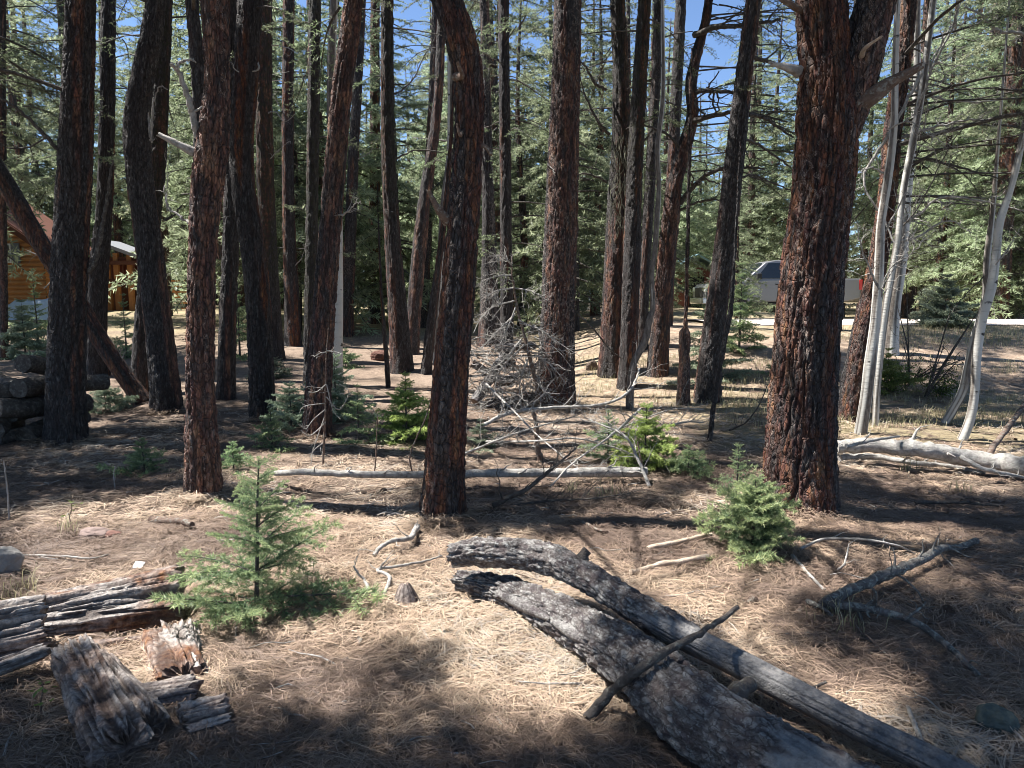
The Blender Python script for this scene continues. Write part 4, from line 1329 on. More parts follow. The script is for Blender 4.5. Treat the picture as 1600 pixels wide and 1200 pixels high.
clothe("A", -60, 200, 12, 0.7, 1.5, 1, 0.2); clothe("C", -60, 300, 16, 0.6, 1.3, 2); clothe("E", -60, 240, 13, 0.5, 1.1, 3)
clothe("I", -60, 180, 7, 0.5, 1.0, 4); clothe("J", -60, 420, 12, 0.4, 1.0, 5); clothe("K", -60, 250, 9, 0.5, 1.0, 6)
clothe("N", -60, 300, 10, 0.6, 1.1, 7); clothe("Q", -60, 280, 12, 0.6, 1.2, 8); clothe("U2", -60, 420, 20, 0.7, 1.4, 9)
clothe("W", -60, 210, 15, 0.5, 1.3, 10); clothe("W2", -60, 250, 8, 0.5, 1.1, 11); clothe("X", -40, 290, 22, 0.5, 1.2, 12, 0.0, 1.6)
clothe("Z2", -60, 260, 12, 0.6, 1.2, 13); clothe("Z1", -60, 200, 7, 0.5, 1.0, 14); clothe("AE", -60, 330, 34, 0.5, 1.1, 15, 0.0, 1.6)
clothe("o3", -90, 60, 12, 1.0, 1.9, 31, 0.2, 2.2); clothe("o7", -60, 120, 14, 1.0, 1.9, 32, 0.2, 2.4); clothe("o8", -80, 60, 10, 0.9, 1.6, 33, 0.2, 2.0)
clothe("H", -120, 20, 8, 0.7, 1.3, 34); clothe("M", -120, 40, 10, 0.7, 1.3, 35); clothe("V", -120, 20, 10, 0.7, 1.4, 36); clothe("B", -120, 20, 8, 0.7, 1.3, 37); clothe("D", -120, 40, 10, 0.6, 1.2, 38)
clothe("Gt" if "Gt" in TREES else "G", -80, 160, 8, 0.5, 1.1, 39); clothe("Q2", -60, 300, 12, 0.6, 1.2, 40); clothe("U", -80, 120, 9, 0.6, 1.2, 41); clothe("o6", -80, 250, 20, 1.0, 1.9, 42, 3.0, 2.4)
clothe("P", -60, 210, 10, 0.5, 1.0, 16); clothe("O", -60, 330, 10, 0.8, 1.6, 17); clothe("AB", -60, 90, 5, 0.5, 0.9, 18)
for k, c in crowns.items():
    if c.tri: c.build("crown", [M["fir"], M["darkwood"]], TREES[k]["root"], TREES[k]["base"])

# pale beard lichen on the twin conifer
mb = MB(); g = np.random.default_rng(12)
for _ in range(150):
    py = 210 + 150 * g.random(); px = 962 + g.normal(0, 10) + 18 * g.random()
    p = P(px, py, W1["dist"] - 0.28)
    L = 0.08 + 0.22 * g.random()
    tube(mb, wander(p, (g.normal(0, 0.2), g.normal(0, 0.2), -1), L, 5, 0.3, 0, g), np.linspace(0.006, 0.002, 5), 3, 0, 0.5, caps=False)
mb.build("beard_lichen", mat_plain("pale_lichen", (0.28, 0.27, 0.19), 0.9, 0.3), W1["root"], W1["base"])

# ------------------------------------------------------------------ the forest behind
gf = np.random.default_rng(808)


def conifer_crown(name, h, z0, rmax, nb, dens, nl, nw, g, shape=0.8, bare=0.2):
    tmpl = [bough(1.0, 0.34, 0.10, dens, nl, nw, g, 0.28, True, 0.6, bare) for _ in range(5)]
    c = Crown()
    for i in range(nb):
        u = (i + g.random()) / nb
        z = z0 + (h - z0 - 0.2) * u
        L = max(0.35, rmax * (1 - u) ** shape * (0.7 + 0.5 * g.random()))
        az = i * 2.4 + g.normal(0, 0.5)
        el = 0.25 * u - 0.12 + g.normal(0, 0.12)
        b = tmpl[int(g.integers(5))]
        c.put((b[0], b[1], b[2][:1]), np.array([0, 0, z]), az, el, L, g.normal(0, 0.3))
    # dead, needle-less limbs under the crown
    for i in range(10):
        z = 0.8 + (z0 + 1.5) * g.random(); az = g.random() * 6.28
        p = wander((0, 0, z), (math.cos(az), math.sin(az), -0.1), 0.5 + 1.3 * g.random(), 6, 0.2, 0.15, g)
        c.limb(p, 0.018, 0.004)
        for q in range(4):
            k = 2 + int(g.integers(4)); d = g.normal(0, 1, 3)
            c.limb(wander(p[k], d, 0.3, 4, 0.3, 0, g), 0.006, 0.002)
    return c


def stem_mesh(h, r, g, seed):
    mb = MB()
    ctrl = [[0, 0, -0.4, r * 1.15], [g.normal(0, 0.05), g.normal(0, 0.05), h * 0.25, r * 0.95], [g.normal(0, 0.12), g.normal(0, .1), h * 0.6, r * 0.6], [0, 0, h, 0.015]]
    trunk_geo(mb, ctrl, 0.05, 9, seed, cell=0.09, depth=0.02, red=0.45 + 0.3 * g.random(), flake=0.4, flare=0.25)
    return mb


KINDS = []
for i, (h, z0, rm, nb, r) in enumerate([(13, 1.6, 2.4, 120, 0.16), (16, 3.0, 2.6, 110, 0.19), (10, 0.7, 2.1, 115, 0.13), (18, 4.5, 2.6, 100, 0.22), (12, 1.0, 2.6, 125, 0.16), (7, 0.3, 1.7, 90, 0.09)]):
    c = conifer_crown("crown", h, z0, rm, nb, 125, 0.066, 0.0155, gf)
    tm = stem_mesh(h, r, gf, 900 + i)
    KINDS.append((c, tm, h, r))
BUILT = {}


def far_tree(kind, x, y, rz, sc, label, group):
    z = float(H(x, y))
    root = thing("conifer", (x, y, z), label, "tree", group, rz)
    root.scale = (sc, sc, sc)
    if kind not in BUILT:
        c, tm, h, r = KINDS[kind]
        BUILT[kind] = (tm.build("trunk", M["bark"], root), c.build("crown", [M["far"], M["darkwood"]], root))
    else:
        for src in BUILT[kind]:
            o = src.copy(); COL.objects.link(o); o.parent = root
    return root


def blocked(x, y):
    px, py, _ = project(np.array([x, y, 1.5]))
    if 10 < px < 330 and y < 34: return True          # the view to the cabin
    if 1020 < px < 1360 and 19 < y < 31: return True  # the pickup
    if 15.6 < y < 21.4 and x > 3.8: return True         # the road
    if 1020 < px < 1475 and 15 < y < 27.5: return True
    if 545 < px < 600 and y < 44: return True           # the sunny gap
    zs = np.arange(3.0, 13.0, 1.0)                      # its crown's shade must leave the sunlit ground alone
    gxs = x - SUNV[0] / SUNV[2] * zs; gys = y - SUNV[1] / SUNV[2] * zs
    a, b, c = project(np.stack([gxs, gys, H_fast(gxs, gys)], -1))
    li = (a > -40) & (a < 1640) & lit_fast(a, b)
    if ((gys < 16.5) & li).any(): return True
    if ((gys < 22) & li).any() and gf.random() < 0.7: return True
    return False


n_far = 0
placed = []
tries = 0
while n_far < 215 and tries < 24000:
    tries += 1
    y = 15.5 + 60 * gf.random() ** 1.15
    x = (gf.random() * 2 - 1) * (0.72 * y + 2)
    if blocked(x, y): continue
    if any((x - a) ** 2 + (y - b) ** 2 < (1.2 + 0.02 * y) ** 2 for a, b in placed): continue
    placed.append((x, y))
    kind = int(gf.choice(6, p=[0.24, 0.16, 0.18, 0.10, 0.24, 0.08]))
    if y < 20 and kind in (2, 5): kind = 3
    px, _, _ = project(np.array([x, y, 1.5]))
    if px < 420: lab, grp = "conifer in the dense stand around and behind the log cabin", "conifers behind the log cabin"
    elif px < 900: lab, grp = "conifer in the stand beyond the sunlit grassy gap", "conifers beyond the grassy gap"
    elif px < 1350: lab, grp = "conifer in the stand around and behind the parked pickup", "conifers around the parked pickup"
    else: lab, grp = "conifer in the stand across the pale road behind the aspens", "conifers across the road"
    far_tree(kind, x, y, gf.random() * 6.28, 0.85 + 0.45 * gf.random(), lab, grp)
    n_far += 1
print("far trees", n_far)

# big low-limbed conifers in the middle distance, each placed where the photograph shows its mass
for (px, y, kind, sc, lab) in ((130, 24, 3, 0.9, "tall conifer with a high crown right beside the log cabin's corner"), (258, 26, 3, 0.95, "tall high-crowned conifer standing before the end of the cabin's deck"),
                               (-40, 25, 3, 1.0, "tall high-crowned conifer just outside the picture before the log cabin"), (322, 23, 3, 0.85, "high-crowned conifer far behind the orange-brown peeling trunk"), (190, 37, 1, 1.1, "tall conifer rising behind the cabin's deck"), (70, 38, 1, 1.15, "tall conifer rising behind the log cabin's gable"),
                               (1540, 23.5, 4, 1.0, "broad low-limbed conifer across the road, behind the pair of young aspens"),
                               (1462, 26, 0, 0.9, "dense conifer across the road behind the broad pale aspen"),
                               (1640, 23, 4, 1.1, "drooping conifer across the road at the picture's edge"),
                               (1152, 20.5, 5, 0.62, "small dark conifer that hides the pickup's front door"),
                               (930, 24, 4, 0.9, "low bushy conifer behind the lichen-hung twin conifer"),
                               (815, 22, 2, 1.0, "yellow-green conifer behind the stout purplish trunk"),
                               (460, 21, 0, 1.0, "bushy conifer behind the thin trunk with reddish foot"),
                               (1250, 31, 1, 1.1, "tall conifer directly behind the pickup's cab")):
    p = ground(P(px, 470, y))
    far_tree(kind, p[0], p[1], px * 0.01, sc, lab, None)

# ------------------------------------------------------------------ young firs
def sapling(px, py, top, spread, label, seed, dens=330, nl=0.021, nw=0.0026, whorls=8, lean=0.0, mat="sap", tipcol=0.9, low=0.08, bpw=5, cat="sapling", flat=0.0, prof=None, wide=1.4):
    g = np.random.default_rng(seed)
    b = G(px, py)
    base = ground(b)
    dist = b[1]
    h = (py - top) / F_PX * dist * 1.02
    r = spread / 2 / F_PX * dist
    root = thing("fir_sapling", base, label, cat)
    ax = np.array([[0, 0, -0.04], [lean * 0.3 * h, 0.01, h * 0.35], [lean * 0.7 * h, -0.01, h * 0.7], [lean * h, 0, h]]) + base
    path = spline(ax, 24)
    mb = MB(); tube(mb, path, np.linspace(0.012 * h + 0.004, 0.003, 24), 7, 0, 0.5)
    mb.build("trunk", M["darkwood"], root, base)
    sc = max(1.0, dist / 4.5)
    Lr = max(0.62 * r, 0.1)
    tm = [bough(1.0, 0.5, min(0.15, max(0.055, 0.032 / Lr)), 1.7 * dens * Lr / sc * (1.0 if dist < 5.5 else 1.7), nl * (0.7 + 0.3 * sc) / Lr, nw * 1.45 * sc / Lr, g, 0.12, True, tipcol, 0.08, 0.12) for _ in range(4)]
    c = Crown()
    for w in range(whorls):
        u = low + (1 - low) * (w / whorls) ** 0.85
        p = path[min(int(u * 23), 23)]
        L0 = wide * r * (1 - u) ** (prof or (1.15 if h > 0.55 * 2 * r else 0.8)) + 0.03
        for j in range(bpw):
            az = j * 6.283 / bpw + w * 1.1 + g.normal(0, 0.3)
            L = max(L0 * (0.45 + 0.6 * g.random()), 0.06)
            c.put(tm[int(g.integers(4))], p + np.array([0, 0, g.normal(0, 0.02 * h)]), az, 0.05 + 0.45 * u - flat + g.normal(0, 0.12), L, g.normal(0, 0.3))
    # the open leader shoot and its ring of buds
    tri, tint = needles([path[-12], path[-9], path[-6], path[-3]], [path[-9], path[-6], path[-3], path[-1] + np.array([0, 0, 0.02 * h])], dens * 1.6 / sc, nl * 0.9, nw * 1.4 * sc, g, 0.9, tipcol)
    for uu_, nb_ in ((-9, 4), (-5, 4), (-2, 5)):
        for j in range(nb_): c.put(tm[j % 4], path[uu_], j * 6.283 / nb_ + uu_, 0.5, 0.13 * r * (1 + 0.12 * -uu_) * (0.7 + 0.6 * g.random()), g.normal(0, 0.3))
    c.tri.append(tri); c.tint.append(tint)
    c.build("crown", [M[mat], M["darkwood"]], root, base)
    return root


sapling(400, 948, 708, 350, "young blue-green fir with a thin upright leader, growing behind the rotten firewood", 21, dens=400, whorls=6, lean=0.06, low=0.10, bpw=6, prof=1.0, wide=1.25)
sapling(1176, 860, 742, 200, "bushy young fir at the foot of the thickest trunk", 22, tipcol=1.2, dens=480, whorls=8, low=0.03, bpw=8, nl=0.024, prof=0.55, wide=1.1)
sapling(1150, 800, 690, 120, "thin young fir just behind the bushy one at the foot of the thickest trunk", 23, dens=200, whorls=6, low=0.15, bpw=4)
sapling(635, 688, 582, 135, "bright yellow-green young fir in the sun between the bowed slim trunk and the crooked one", 24, dens=330, whorls=9, mat="brightfir", low=0.04, bpw=5)
sapling(560, 690, 600, 110, "dull dark little fir beside the bright yellow-green one", 25, dens=150, whorls=6, bpw=4)
sapling(525, 655, 555, 150, "pale sunlit fir just behind the purple-red leaning trunk", 26, mat="palefir", dens=330, whorls=7, low=0.05)
sapling(455, 668, 600, 140, "low pale spreading fir at the foot of the S-bend trunk", 27, mat="palefir", dens=280, whorls=5, flat=0.1)
sapling(425, 700, 640, 90, "dark young fir in shade before the S-bend trunk", 28, dens=200, whorls=6)
sapling(1008, 730, 632, 150, "bright green young fir with flat tiers behind the tangle of dead branches", 29, dens=380, whorls=7, low=0.1, tipcol=1.0, mat="brightfir")
sapling(950, 715, 640, 110, "spindly green fir half lost in the tangle of dead branches", 30, dens=200, whorls=6)
sapling(1075, 742, 696, 100, "low green fir beside the end of the thin fallen pole", 31, dens=260, whorls=4, flat=0.1)
sapling(225, 738, 684, 95, "small blue-green fir seedling alone in the deep shade before the woodpile", 32, dens=200, whorls=5)
sapling(365, 735, 690, 80, "small dark fir just behind the foot of the orange-brown trunk", 33, dens=200, whorls=5)
sapling(165, 642, 602, 90, "low pale fir in sun below the leaning dead trunk", 34, mat="palefir", dens=280, whorls=5, flat=0.1)
sapling(540, 575, 545, 60, "little green fir on the sunlit ground far behind the leaning purple-red trunk", 35, dens=160, whorls=4)
sapling(1110, 590, 436, 115, "blue-green young fir standing behind the straight leaning trunk, before the truck", 36, mat="palefir", dens=260, whorls=10, low=0.03)
sapling(1155, 548, 412, 115, "young fir right behind the straight leaning trunk, against the truck's door", 37, dens=200, whorls=9, low=0.03)
sapling(1385, 612, 545, 100, "yellowish bushy fir seedling at the foot of the broad pale aspen", 38, dens=300, whorls=6, mat="brightfir", low=0.03)
sapling(1475, 510, 432, 130, "pale sunlit young fir on the far verge behind the road", 39, mat="palefir", dens=260, whorls=8, low=0.03)
sapling(40, 560, 470, 110, "pale sunlit fir behind the woodpile, before the log cabin", 40, mat="palefir", dens=220, whorls=8)
sapling(60, 545, 420, 70, "thin fir before the pale blue car at the log cabin", 41, dens=120, whorls=9)
sapling(198, 560, 460, 80, "thin dark fir beyond the charred-looking trunk, before the cabin's deck", 42, dens=100, whorls=8)
sapling(750, 700, 655, 80, "low green fir at the foot of the crooked dark trunk", 43, mat="palefir", dens=220, whorls=4)
sapling(430, 590, 560, 80, "pale fir seedling between the S-bend trunk and the leaning purple-red trunk", 44, mat="palefir", dens=200, whorls=4)
sapling(375, 560, 430, 70, "spindly fir behind the narrow grey-brown trunk", 45, dens=110, whorls=8)
sapling(1215, 588, 540, 60, "fir seedling on the shaded bank behind the thickest trunk", 46, dens=160, whorls=5)


def seedling(px, py, h_px, label, seed):
    g = np.random.default_rng(seed)
    b = G(px, py); base = ground(b); h = h_px / F_PX * b[1]
    root = thing("broadleaf_seedling", base, label, "plant")
    path = wander(base, (0.12, 0, 1), h, 6, 0.12, 0, g)
    tube_b = MB(); tube(tube_b, path, np.linspace(0.004, 0.0015, 6), 5, 0, 0.5); tube_b.build("stem", M["brown"], root, base)
    mb = MB()
    for i in range(13):
        k = 2 + int(g.integers(4)); c = path[k] + g.normal(0, 0.16 * h, 3) * np.array([1, 1, 0.5])
        d = g.normal(0, 1, 3) * np.array([1, 1, .4]); d /= np.linalg.norm(d); s = np.cross(d, [0, 0, 1]) + g.normal(0, .3, 3); s /= np.linalg.norm(s)
        l = 0.10 * h + 0.012
        V = np.array([c, c + d * l * .5 + s * l * .38, c + d * l, c + d * l * .5 - s * l * .38, c + d * l * 0.5 + np.cross(d, s) * l * .1])
        mb.add(V, [[0, 1, 4], [1, 2, 4], [2, 3, 4], [3, 0, 4]], 0, (g.random(), 0.4, 0, 1))
    mb.build("foliage", M["leaf"], root, base, smooth=False)


seedling(110, 822, 46, "tiny pale-leaved seedling in the needles near the pinkish stone", 3)
seedling(62, 1120, 66, "green-leaved sprout among the rotten firewood pieces", 5)

# ------------------------------------------------------------------ dead wood
def dead(name, label, cat, pts, r0, r1, nside, slen, matname, seed, depth=1, group=None, up=0.0, fwd=0.7, y=None):
    """pts: (px, py, height above ground) or with y given (px, py) in the plane at that depth"""
    g = np.random.default_rng(seed)
    if y is None:
        w = []
        for (px, py, z) in pts:
            b = G(px, py)
            for _ in range(6):
                b = PZ(px, py, float(H(b[0], b[1])) + z)
            w.append(b)
    else:
        w = [P(px, py, y + (q[0] if q else 0)) for px, py, *q in pts]
    path = spline(w, 6 * len(w))
    base = ground(path[0])
    root = thing(name, base, label, cat, group)
    mb = MB(); tube_rad = np.linspace(r0, r1, len(path))
    path[1:-1] += np.cumsum(g.normal(0, 1, (len(path) - 2, 3)), 0) * 0.0 + g.normal(0, r0 * 0.10, (len(path) - 2, 3)) + 0.9 * r0 * (np.stack([vnoise(np.stack([np.arange(len(path) - 2) * 0.17, 0 * np.arange(len(path) - 2) + seed, 0.0 * np.arange(len(path) - 2) + c_], -1), seed) for c_ in (0.5, 1.5, 2.5)], -1) - 0.5)
    tube(mb, path, tube_rad * (1 + 0.22 * (g.random(len(path)) - 0.5)), 10, 0, 0.5)
    mb.build("main_stem", M[matname], root, base)
    if nside:
        T0 = np.gradient(path, axis=0); T0 /= np.linalg.norm(T0, axis=1, keepdims=True)
        for _ in range(nside):
            mb2 = MB(); u = 0.08 + 0.9 * g.random(); k = min(int(u * len(path)), len(path) - 1)
            v = g.normal(0, 1, 3); v -= T0[k] * (v @ T0[k]); v /= np.linalg.norm(v)
            if v[2] < -0.2: v[2] *= -0.6
            L = slen * (0.35 + 0.9 * g.random())
            sp = wander(path[k], T0[k] * fwd + v + np.array([0, 0, up]), L, 6, 0.3, 0.05, g)
            sp[:, 2] = np.maximum(sp[:, 2], H(sp[:, 0], sp[:, 1]) + 0.006)
            ra = max(0.35 * tube_rad[k], 0.0025)
            if depth: twigs(mb2, sp, ra, 0.0012, int(3 + 3 * g.random()), slen * 0.4, g, 0, 0.5, depth - 1, 3, 0, 0.2, 0.7, 4)
            else: tube(mb2, sp, np.linspace(ra, 0.0012, 6), 4, 0, 0.5, caps=False)
            mb2.build("side_twig", M[matname], root, base)
    return root, path


# thin fallen pole across the middle of the clearing
dead("fallen_pole", "thin pale fallen pole lying across the clearing behind the crooked dark trunk", "fallen pole",
     [(425, 738, 0.10), (470, 737, 0.16), (520, 739, 0.16), (600, 741, 0.14), (700, 740, 0.12), (800, 738, 0.12), (900, 739, 0.10), (1010, 738, 0.08)], 0.022, 0.045, 16, 0.18, "grey", 61, 0)
# fallen pale log at the right with a pair of leaning limbs
dead("fallen_log", "bleached barkless log lying on the grass below the pair of young aspens", "fallen log",
     [(1308, 698, 0.16), (1370, 699, 0.18), (1440, 706, 0.18), (1510, 714, 0.16), (1560, 722, 0.14), (1625, 732, 0.12)], 0.062, 0.088, 6, 0.35, "grey", 62, 1)
dead("dead_branch", "grey limb lying under the bleached barkless log", "dead branch", [(1312, 716, 0.05), (1360, 712, 0.05), (1420, 722, 0.04), (1480, 728, 0.04), (1540, 738, 0.03)], 0.03, 0.018, 8, 0.25, "grey", 63)
dead("dead_branch", "thin pale limb resting on top of the bleached barkless log", "dead branch", [(1322, 697, 0.25), (1360, 688, 0.30), (1405, 682, 0.34)], 0.018, 0.010, 1, 0.15, "grey", 64, 0)
dead("dead_branch", "crooked snapped limb poking up off the bleached log's thicker end", "dead branch", [(1500, 712, 0.22), (1530, 730, 0.15), (1560, 738, 0.10), (1600, 746, 0.05)], 0.022, 0.014, 4, 0.3, "grey", 66)
dead("leaning_pole", "brown bare pole tilting up out of the grass behind the bleached log", "pole", [(1545, 712, 0.0), (1572, 672, 0.22), (1600, 634, 0.42), (1640, 580, 0.7)], 0.032, 0.024, 0, 0.1, "brown", 65)
# lichen-crusted forked branch on the needles
_, pth = dead("forked_branch", "lichen-crusted forked branch lying on the needles beyond the two stacked logs", "dead branch",
              [(1286, 948, 0.03), (1330, 922, 0.06), (1390, 895, 0.09), (1450, 868, 0.08), (1500, 852, 0.06), (1526, 845, 0.05)], 0.030, 0.020, 7, 0.16, "crust", 67, 0)
root = [o for o in bpy.data.objects if o.get("label", "").startswith("lichen-crusted forked")][0]
for pts, r in (([(1296, 945, .04), (1350, 950, .06), (1420, 968, .05), (1470, 1000, .04), (1530, 1056, .02)], 0.024),
               ([(1370, 912, .10), (1400, 898, .16), (1430, 920, .12), (1442, 938, .04)], 0.008), ([(1262, 940, .02), (1285, 950, .04), (1300, 962, .03)], 0.016),
               ([(1365, 948, .06), (1368, 930, .16), (1364, 920, .2)], 0.014), ([(1412, 968, .06), (1440, 948, .10), (1446, 940, .12)], 0.009)):
    w = []
    for (a, b, z) in pts:
        q0 = G(a, b)
        for _ in range(6): q0 = PZ(a, b, float(H(q0[0], q0[1])) + z)
        w.append(q0)
    p = spline(w, 20)
    mb = MB(); twigs(mb, p, r, r * 0.45, 3, 0.12, R, 0, 0.5, 0); mb.build("branch", M["crust"], root, root.location)
dead("dead_branch", "thin arched twig looping over the needles before the thickest trunk", "dead branch", [(1250, 858, .02), (1290, 843, .05), (1350, 842, .10), (1400, 852, .08), (1430, 866, .02)], 0.010, 0.005, 3, 0.1, "grey", 68, 0)
dead("dead_branch", "grey stick lying flat between the bushy young fir and the forked branch", "dead branch", [(1238, 868, .02), (1262, 895, .03), (1290, 922, .02)], 0.012, 0.007, 2, 0.12, "grey", 69, 0)
dead("dead_branch", "small upturned forked twig before the forked branch's thick end", "dead branch", [(1308, 892, .01), (1320, 880, .07), (1326, 850, .13)], 0.008, 0.003, 2, 0.1, "grey", 70, 0)
dead("dead_branch", "dark branch lying in the shade of the thickest trunk", "dead branch", [(1430, 786, .03), (1500, 784, .04), (1560, 790, .03)], 0.016, 0.010, 2, 0.2, "darkwood", 71, 0)
dead("stick", "barkless pale stick lying on the needles, the upper of two parallel ones", "stick", [(1012, 858, .02), (1050, 849, .03), (1112, 835, .03)], 0.017, 0.012, 2, 0.05, "pale", 72, 0)
dead("stick", "barkless pale stick lying on the needles, the lower of two parallel ones", "stick", [(985, 894, .02), (1030, 882, .03), (1108, 869, .03)], 0.018, 0.016, 1, 0.06, "pale", 73, 0)
dead("stick", "dark bare stick propped diagonally across both stacked logs", "stick", [(918, 1124, 0.02), (952, 1083, 0.10), (1000, 1046, 0.26), (1060, 1004, 0.33), (1120, 974, 0.33), (1154, 948, 0.36)], 0.021, 0.009, 0, 0.06, "darkwood", 74, 0)
dead("dead_branch", "bleached curled branch on the ground right before the crooked dark trunk", "dead branch", [(652, 822, .05), (640, 840, .06), (612, 845, .08), (594, 855, .06), (584, 868, .02)], 0.020, 0.012, 5, 0.15, "grey", 75, 0)
dead("dead_branch", "little forked grey twig standing in the needles beside the stump cone", "dead branch", [(578, 930, .01), (570, 908, .05), (560, 895, .09), (552, 884, .13)], 0.012, 0.005, 3, 0.1, "grey", 76, 0)
dead("dead_branch", "crooked root-like twig lying behind the little stump cone", "dead branch", [(598, 934, .01), (610, 900, .05), (590, 890, .06), (640, 882, .05), (690, 868, .03)], 0.012, 0.005, 5, 0.12, "grey", 77, 0)
dead("stick", "bleached splinter of wood beside the barkless end of the slimmer log", "stick", [(1418, 1104, .02), (1428, 1130, .05), (1440, 1160, .02)], 0.007, 0.009, 0, 0, "grey", 78, 0)
dead("stick", "thin pale stick in the sun beyond the rotten firewood", "stick", [(22, 868, .02), (80, 868, .02), (140, 872, .03), (170, 866, .02)], 0.008, 0.005, 1, 0.1, "grey", 79, 0)
dead("stick", "short reddish stick lying behind the pinkish stone", "stick", [(236, 812, .03), (270, 812, .04), (300, 820, .03)], 0.03, 0.02, 1, 0.1, "brown", 80, 0)
dead("stick", "short dark stick half sunk in the shaded needles between logs and branch", "stick", [(1210, 1096, .01), (1250, 1082, .03), (1290, 1066, .03)], 0.009, 0.006, 2, 0.05, "darkwood", 81, 0)
dead("stick", "dark stick lying in the needles beyond the upper pale stick", "stick", [(905, 812, .02), (935, 828, .03), (950, 830, .03)], 0.012, 0.007, 3, 0.07, "brown", 82, 0)

# the tangle of dead branches in the middle
dead("dead_branch", "long whitish dead branch lying level above the tangle, before the stout purplish trunk", "dead branch", [(745, 668, .14), (800, 645, .22), (870, 637, .26), (940, 632, .30), (985, 610, .42), (1000, 575, .6)], 0.024, 0.010, 20, 0.45, "grey", 83, 1)
dead("dead_branch", "grey twiggy branch sprawling across the tangle toward the thin fallen pole", "dead branch", [(1000, 640, .45), (955, 680, .35), (900, 720, .18), (860, 760, .06)], 0.015, 0.006, 18, 0.4, "grey", 84, 1)
dead("dead_branch", "dark twiggy branch lying before the thin fallen pole", "dead branch", [(770, 790, .04), (820, 765, .16), (860, 735, .30), (900, 700, .4)], 0.020, 0.006, 14, 0.35, "darkwood", 85, 1)
dead("dead_branch", "bent bare branch arching up behind the thin fallen pole", "dead branch", [(1015, 760, .02), (995, 715, .22), (975, 680, .4), (920, 655, .5)], 0.016, 0.006, 18, 0.35, "grey", 86, 1)
dead("dead_branch", "spiky dead branch lying across the tangle's middle", "dead branch", [(760, 690, .1), (830, 690, .25), (900, 685, .3), (960, 700, .2), (1010, 720, .06)], 0.014, 0.006, 24, 0.45, "grey", 87, 1)
dead("dead_branch", "fine black twigs sprawled where the tangle meets the two stacked logs", "dead branch", [(800, 790, .02), (860, 782, .08), (930, 778, .10), (990, 770, .05)], 0.009, 0.004, 22, 0.35, "darkwood", 88, 1)
dead("dead_branch", "grey brushy branch beside the foot of the straight leaning trunk", "dead branch", [(960, 690, .05), (1020, 672, .16), (1070, 660, .2), (1100, 660, .1)], 0.014, 0.006, 24, 0.4, "grey", 89, 1)
dead("dead_branch", "curved bare branch rising behind the bushy young fir", "dead branch", [(1140, 672, .02), (1165, 660, .15), (1185, 635, .35), (1200, 600, .6)], 0.012, 0.005, 2, 0.2, "darkwood", 90, 0)
for i, (pts, r, m, lab) in enumerate((
        ([(843, 722), (840, 690), (836, 655), (832, 640)], 0.030, "brown", "short brown broken post standing in the tangle of dead branches"),
        ([(585, 742), (588, 700), (590, 650)], 0.007, "brown", "upright bare stem between the purple-red leaning trunk and the crooked one"),
        ([(645, 742), (640, 715), (648, 690), (664, 655), (672, 630)], 0.008, "brown", "thin crooked bare stem rising just before the crooked dark trunk"),
        ([(1008, 745), (1002, 720), (996, 690)], 0.010, "brown", "short upright bare stem at the end of the thin fallen pole"),
        ([(180, 765), (178, 745), (180, 728)], 0.006, "grey", "small dead stalk standing in the shade before the woodpile"),
        ([(14, 812), (12, 770), (6, 720)], 0.007, "grey", "thin dead stalk at the picture's edge in the shade"))):
    dead("bare_sapling", lab, "stem", [(a, b, 0.0 if j == 0 else None) for j, (a, b) in enumerate(pts)] if False else [(a, b) for a, b in pts], r, r * 0.6, 3, 0.08, m, 200 + i, 0, y=float(G(*pts[0])[1]))

dead("dead_branch", "long slanting grey branch crossing the tangle from the brush heap to the fallen pole", "dead branch", [(760, 600, .5), (800, 640, .4), (850, 690, .25), (920, 745, .05)], 0.013, 0.006, 18, 0.4, "grey", 91, 1)
dead("dead_branch", "pale forked branch propped against the short brown broken post", "dead branch", [(700, 720, .04), (770, 690, .2), (835, 668, .34), (900, 650, .45)], 0.012, 0.005, 16, 0.4, "grey", 92, 1)
dead("dead_branch", "low grey branch behind the young bright green fir with flat tiers", "dead branch", [(930, 690, .05), (990, 660, .2), (1050, 640, .35), (1100, 640, .4)], 0.012, 0.005, 16, 0.35, "grey", 93, 1)
# dead grey sapling with drooping twigs
y0 = float(G(505, 728)[1])
dead("dead_sapling", "small dead sapling with drooping grey twigs before the purple-red leaning trunk", "sapling", [(504, 730), (507, 680), (509, 620), (510, 560), (513, 512)], 0.012, 0.003, 0, 0.1, "brown", 95, y=y0)
root = [o for o in bpy.data.objects if o.get("label", "").startswith("small dead sapling")][0]
g = np.random.default_rng(96)
for pts in ([(508, 640), (490, 655), (478, 670), (472, 662)], [(508, 650), (497, 680), (488, 708), (486, 730)], [(510, 600), (495, 612), (482, 612)], [(510, 620), (530, 640), (545, 612), (530, 600)],
            [(511, 550), (500, 552), (490, 558)], [(511, 548), (525, 550), (536, 554)], [(509, 660), (485, 680), (470, 672)], [(510, 600), (520, 640), (532, 655)], [(508, 630), (475, 635), (468, 646)], [(508, 690), (492, 702), (484, 716)]):
    p = spline([P(a, b, y0 - 0.03 * i) for i, (a, b) in enumerate(pts)], 12)
    mb = MB(); twigs(mb, p, 0.006, 0.002, 6, 0.12, g, 0, 0.5, 0)
    mb.build("side_twig", M["grey"], root, root.location)

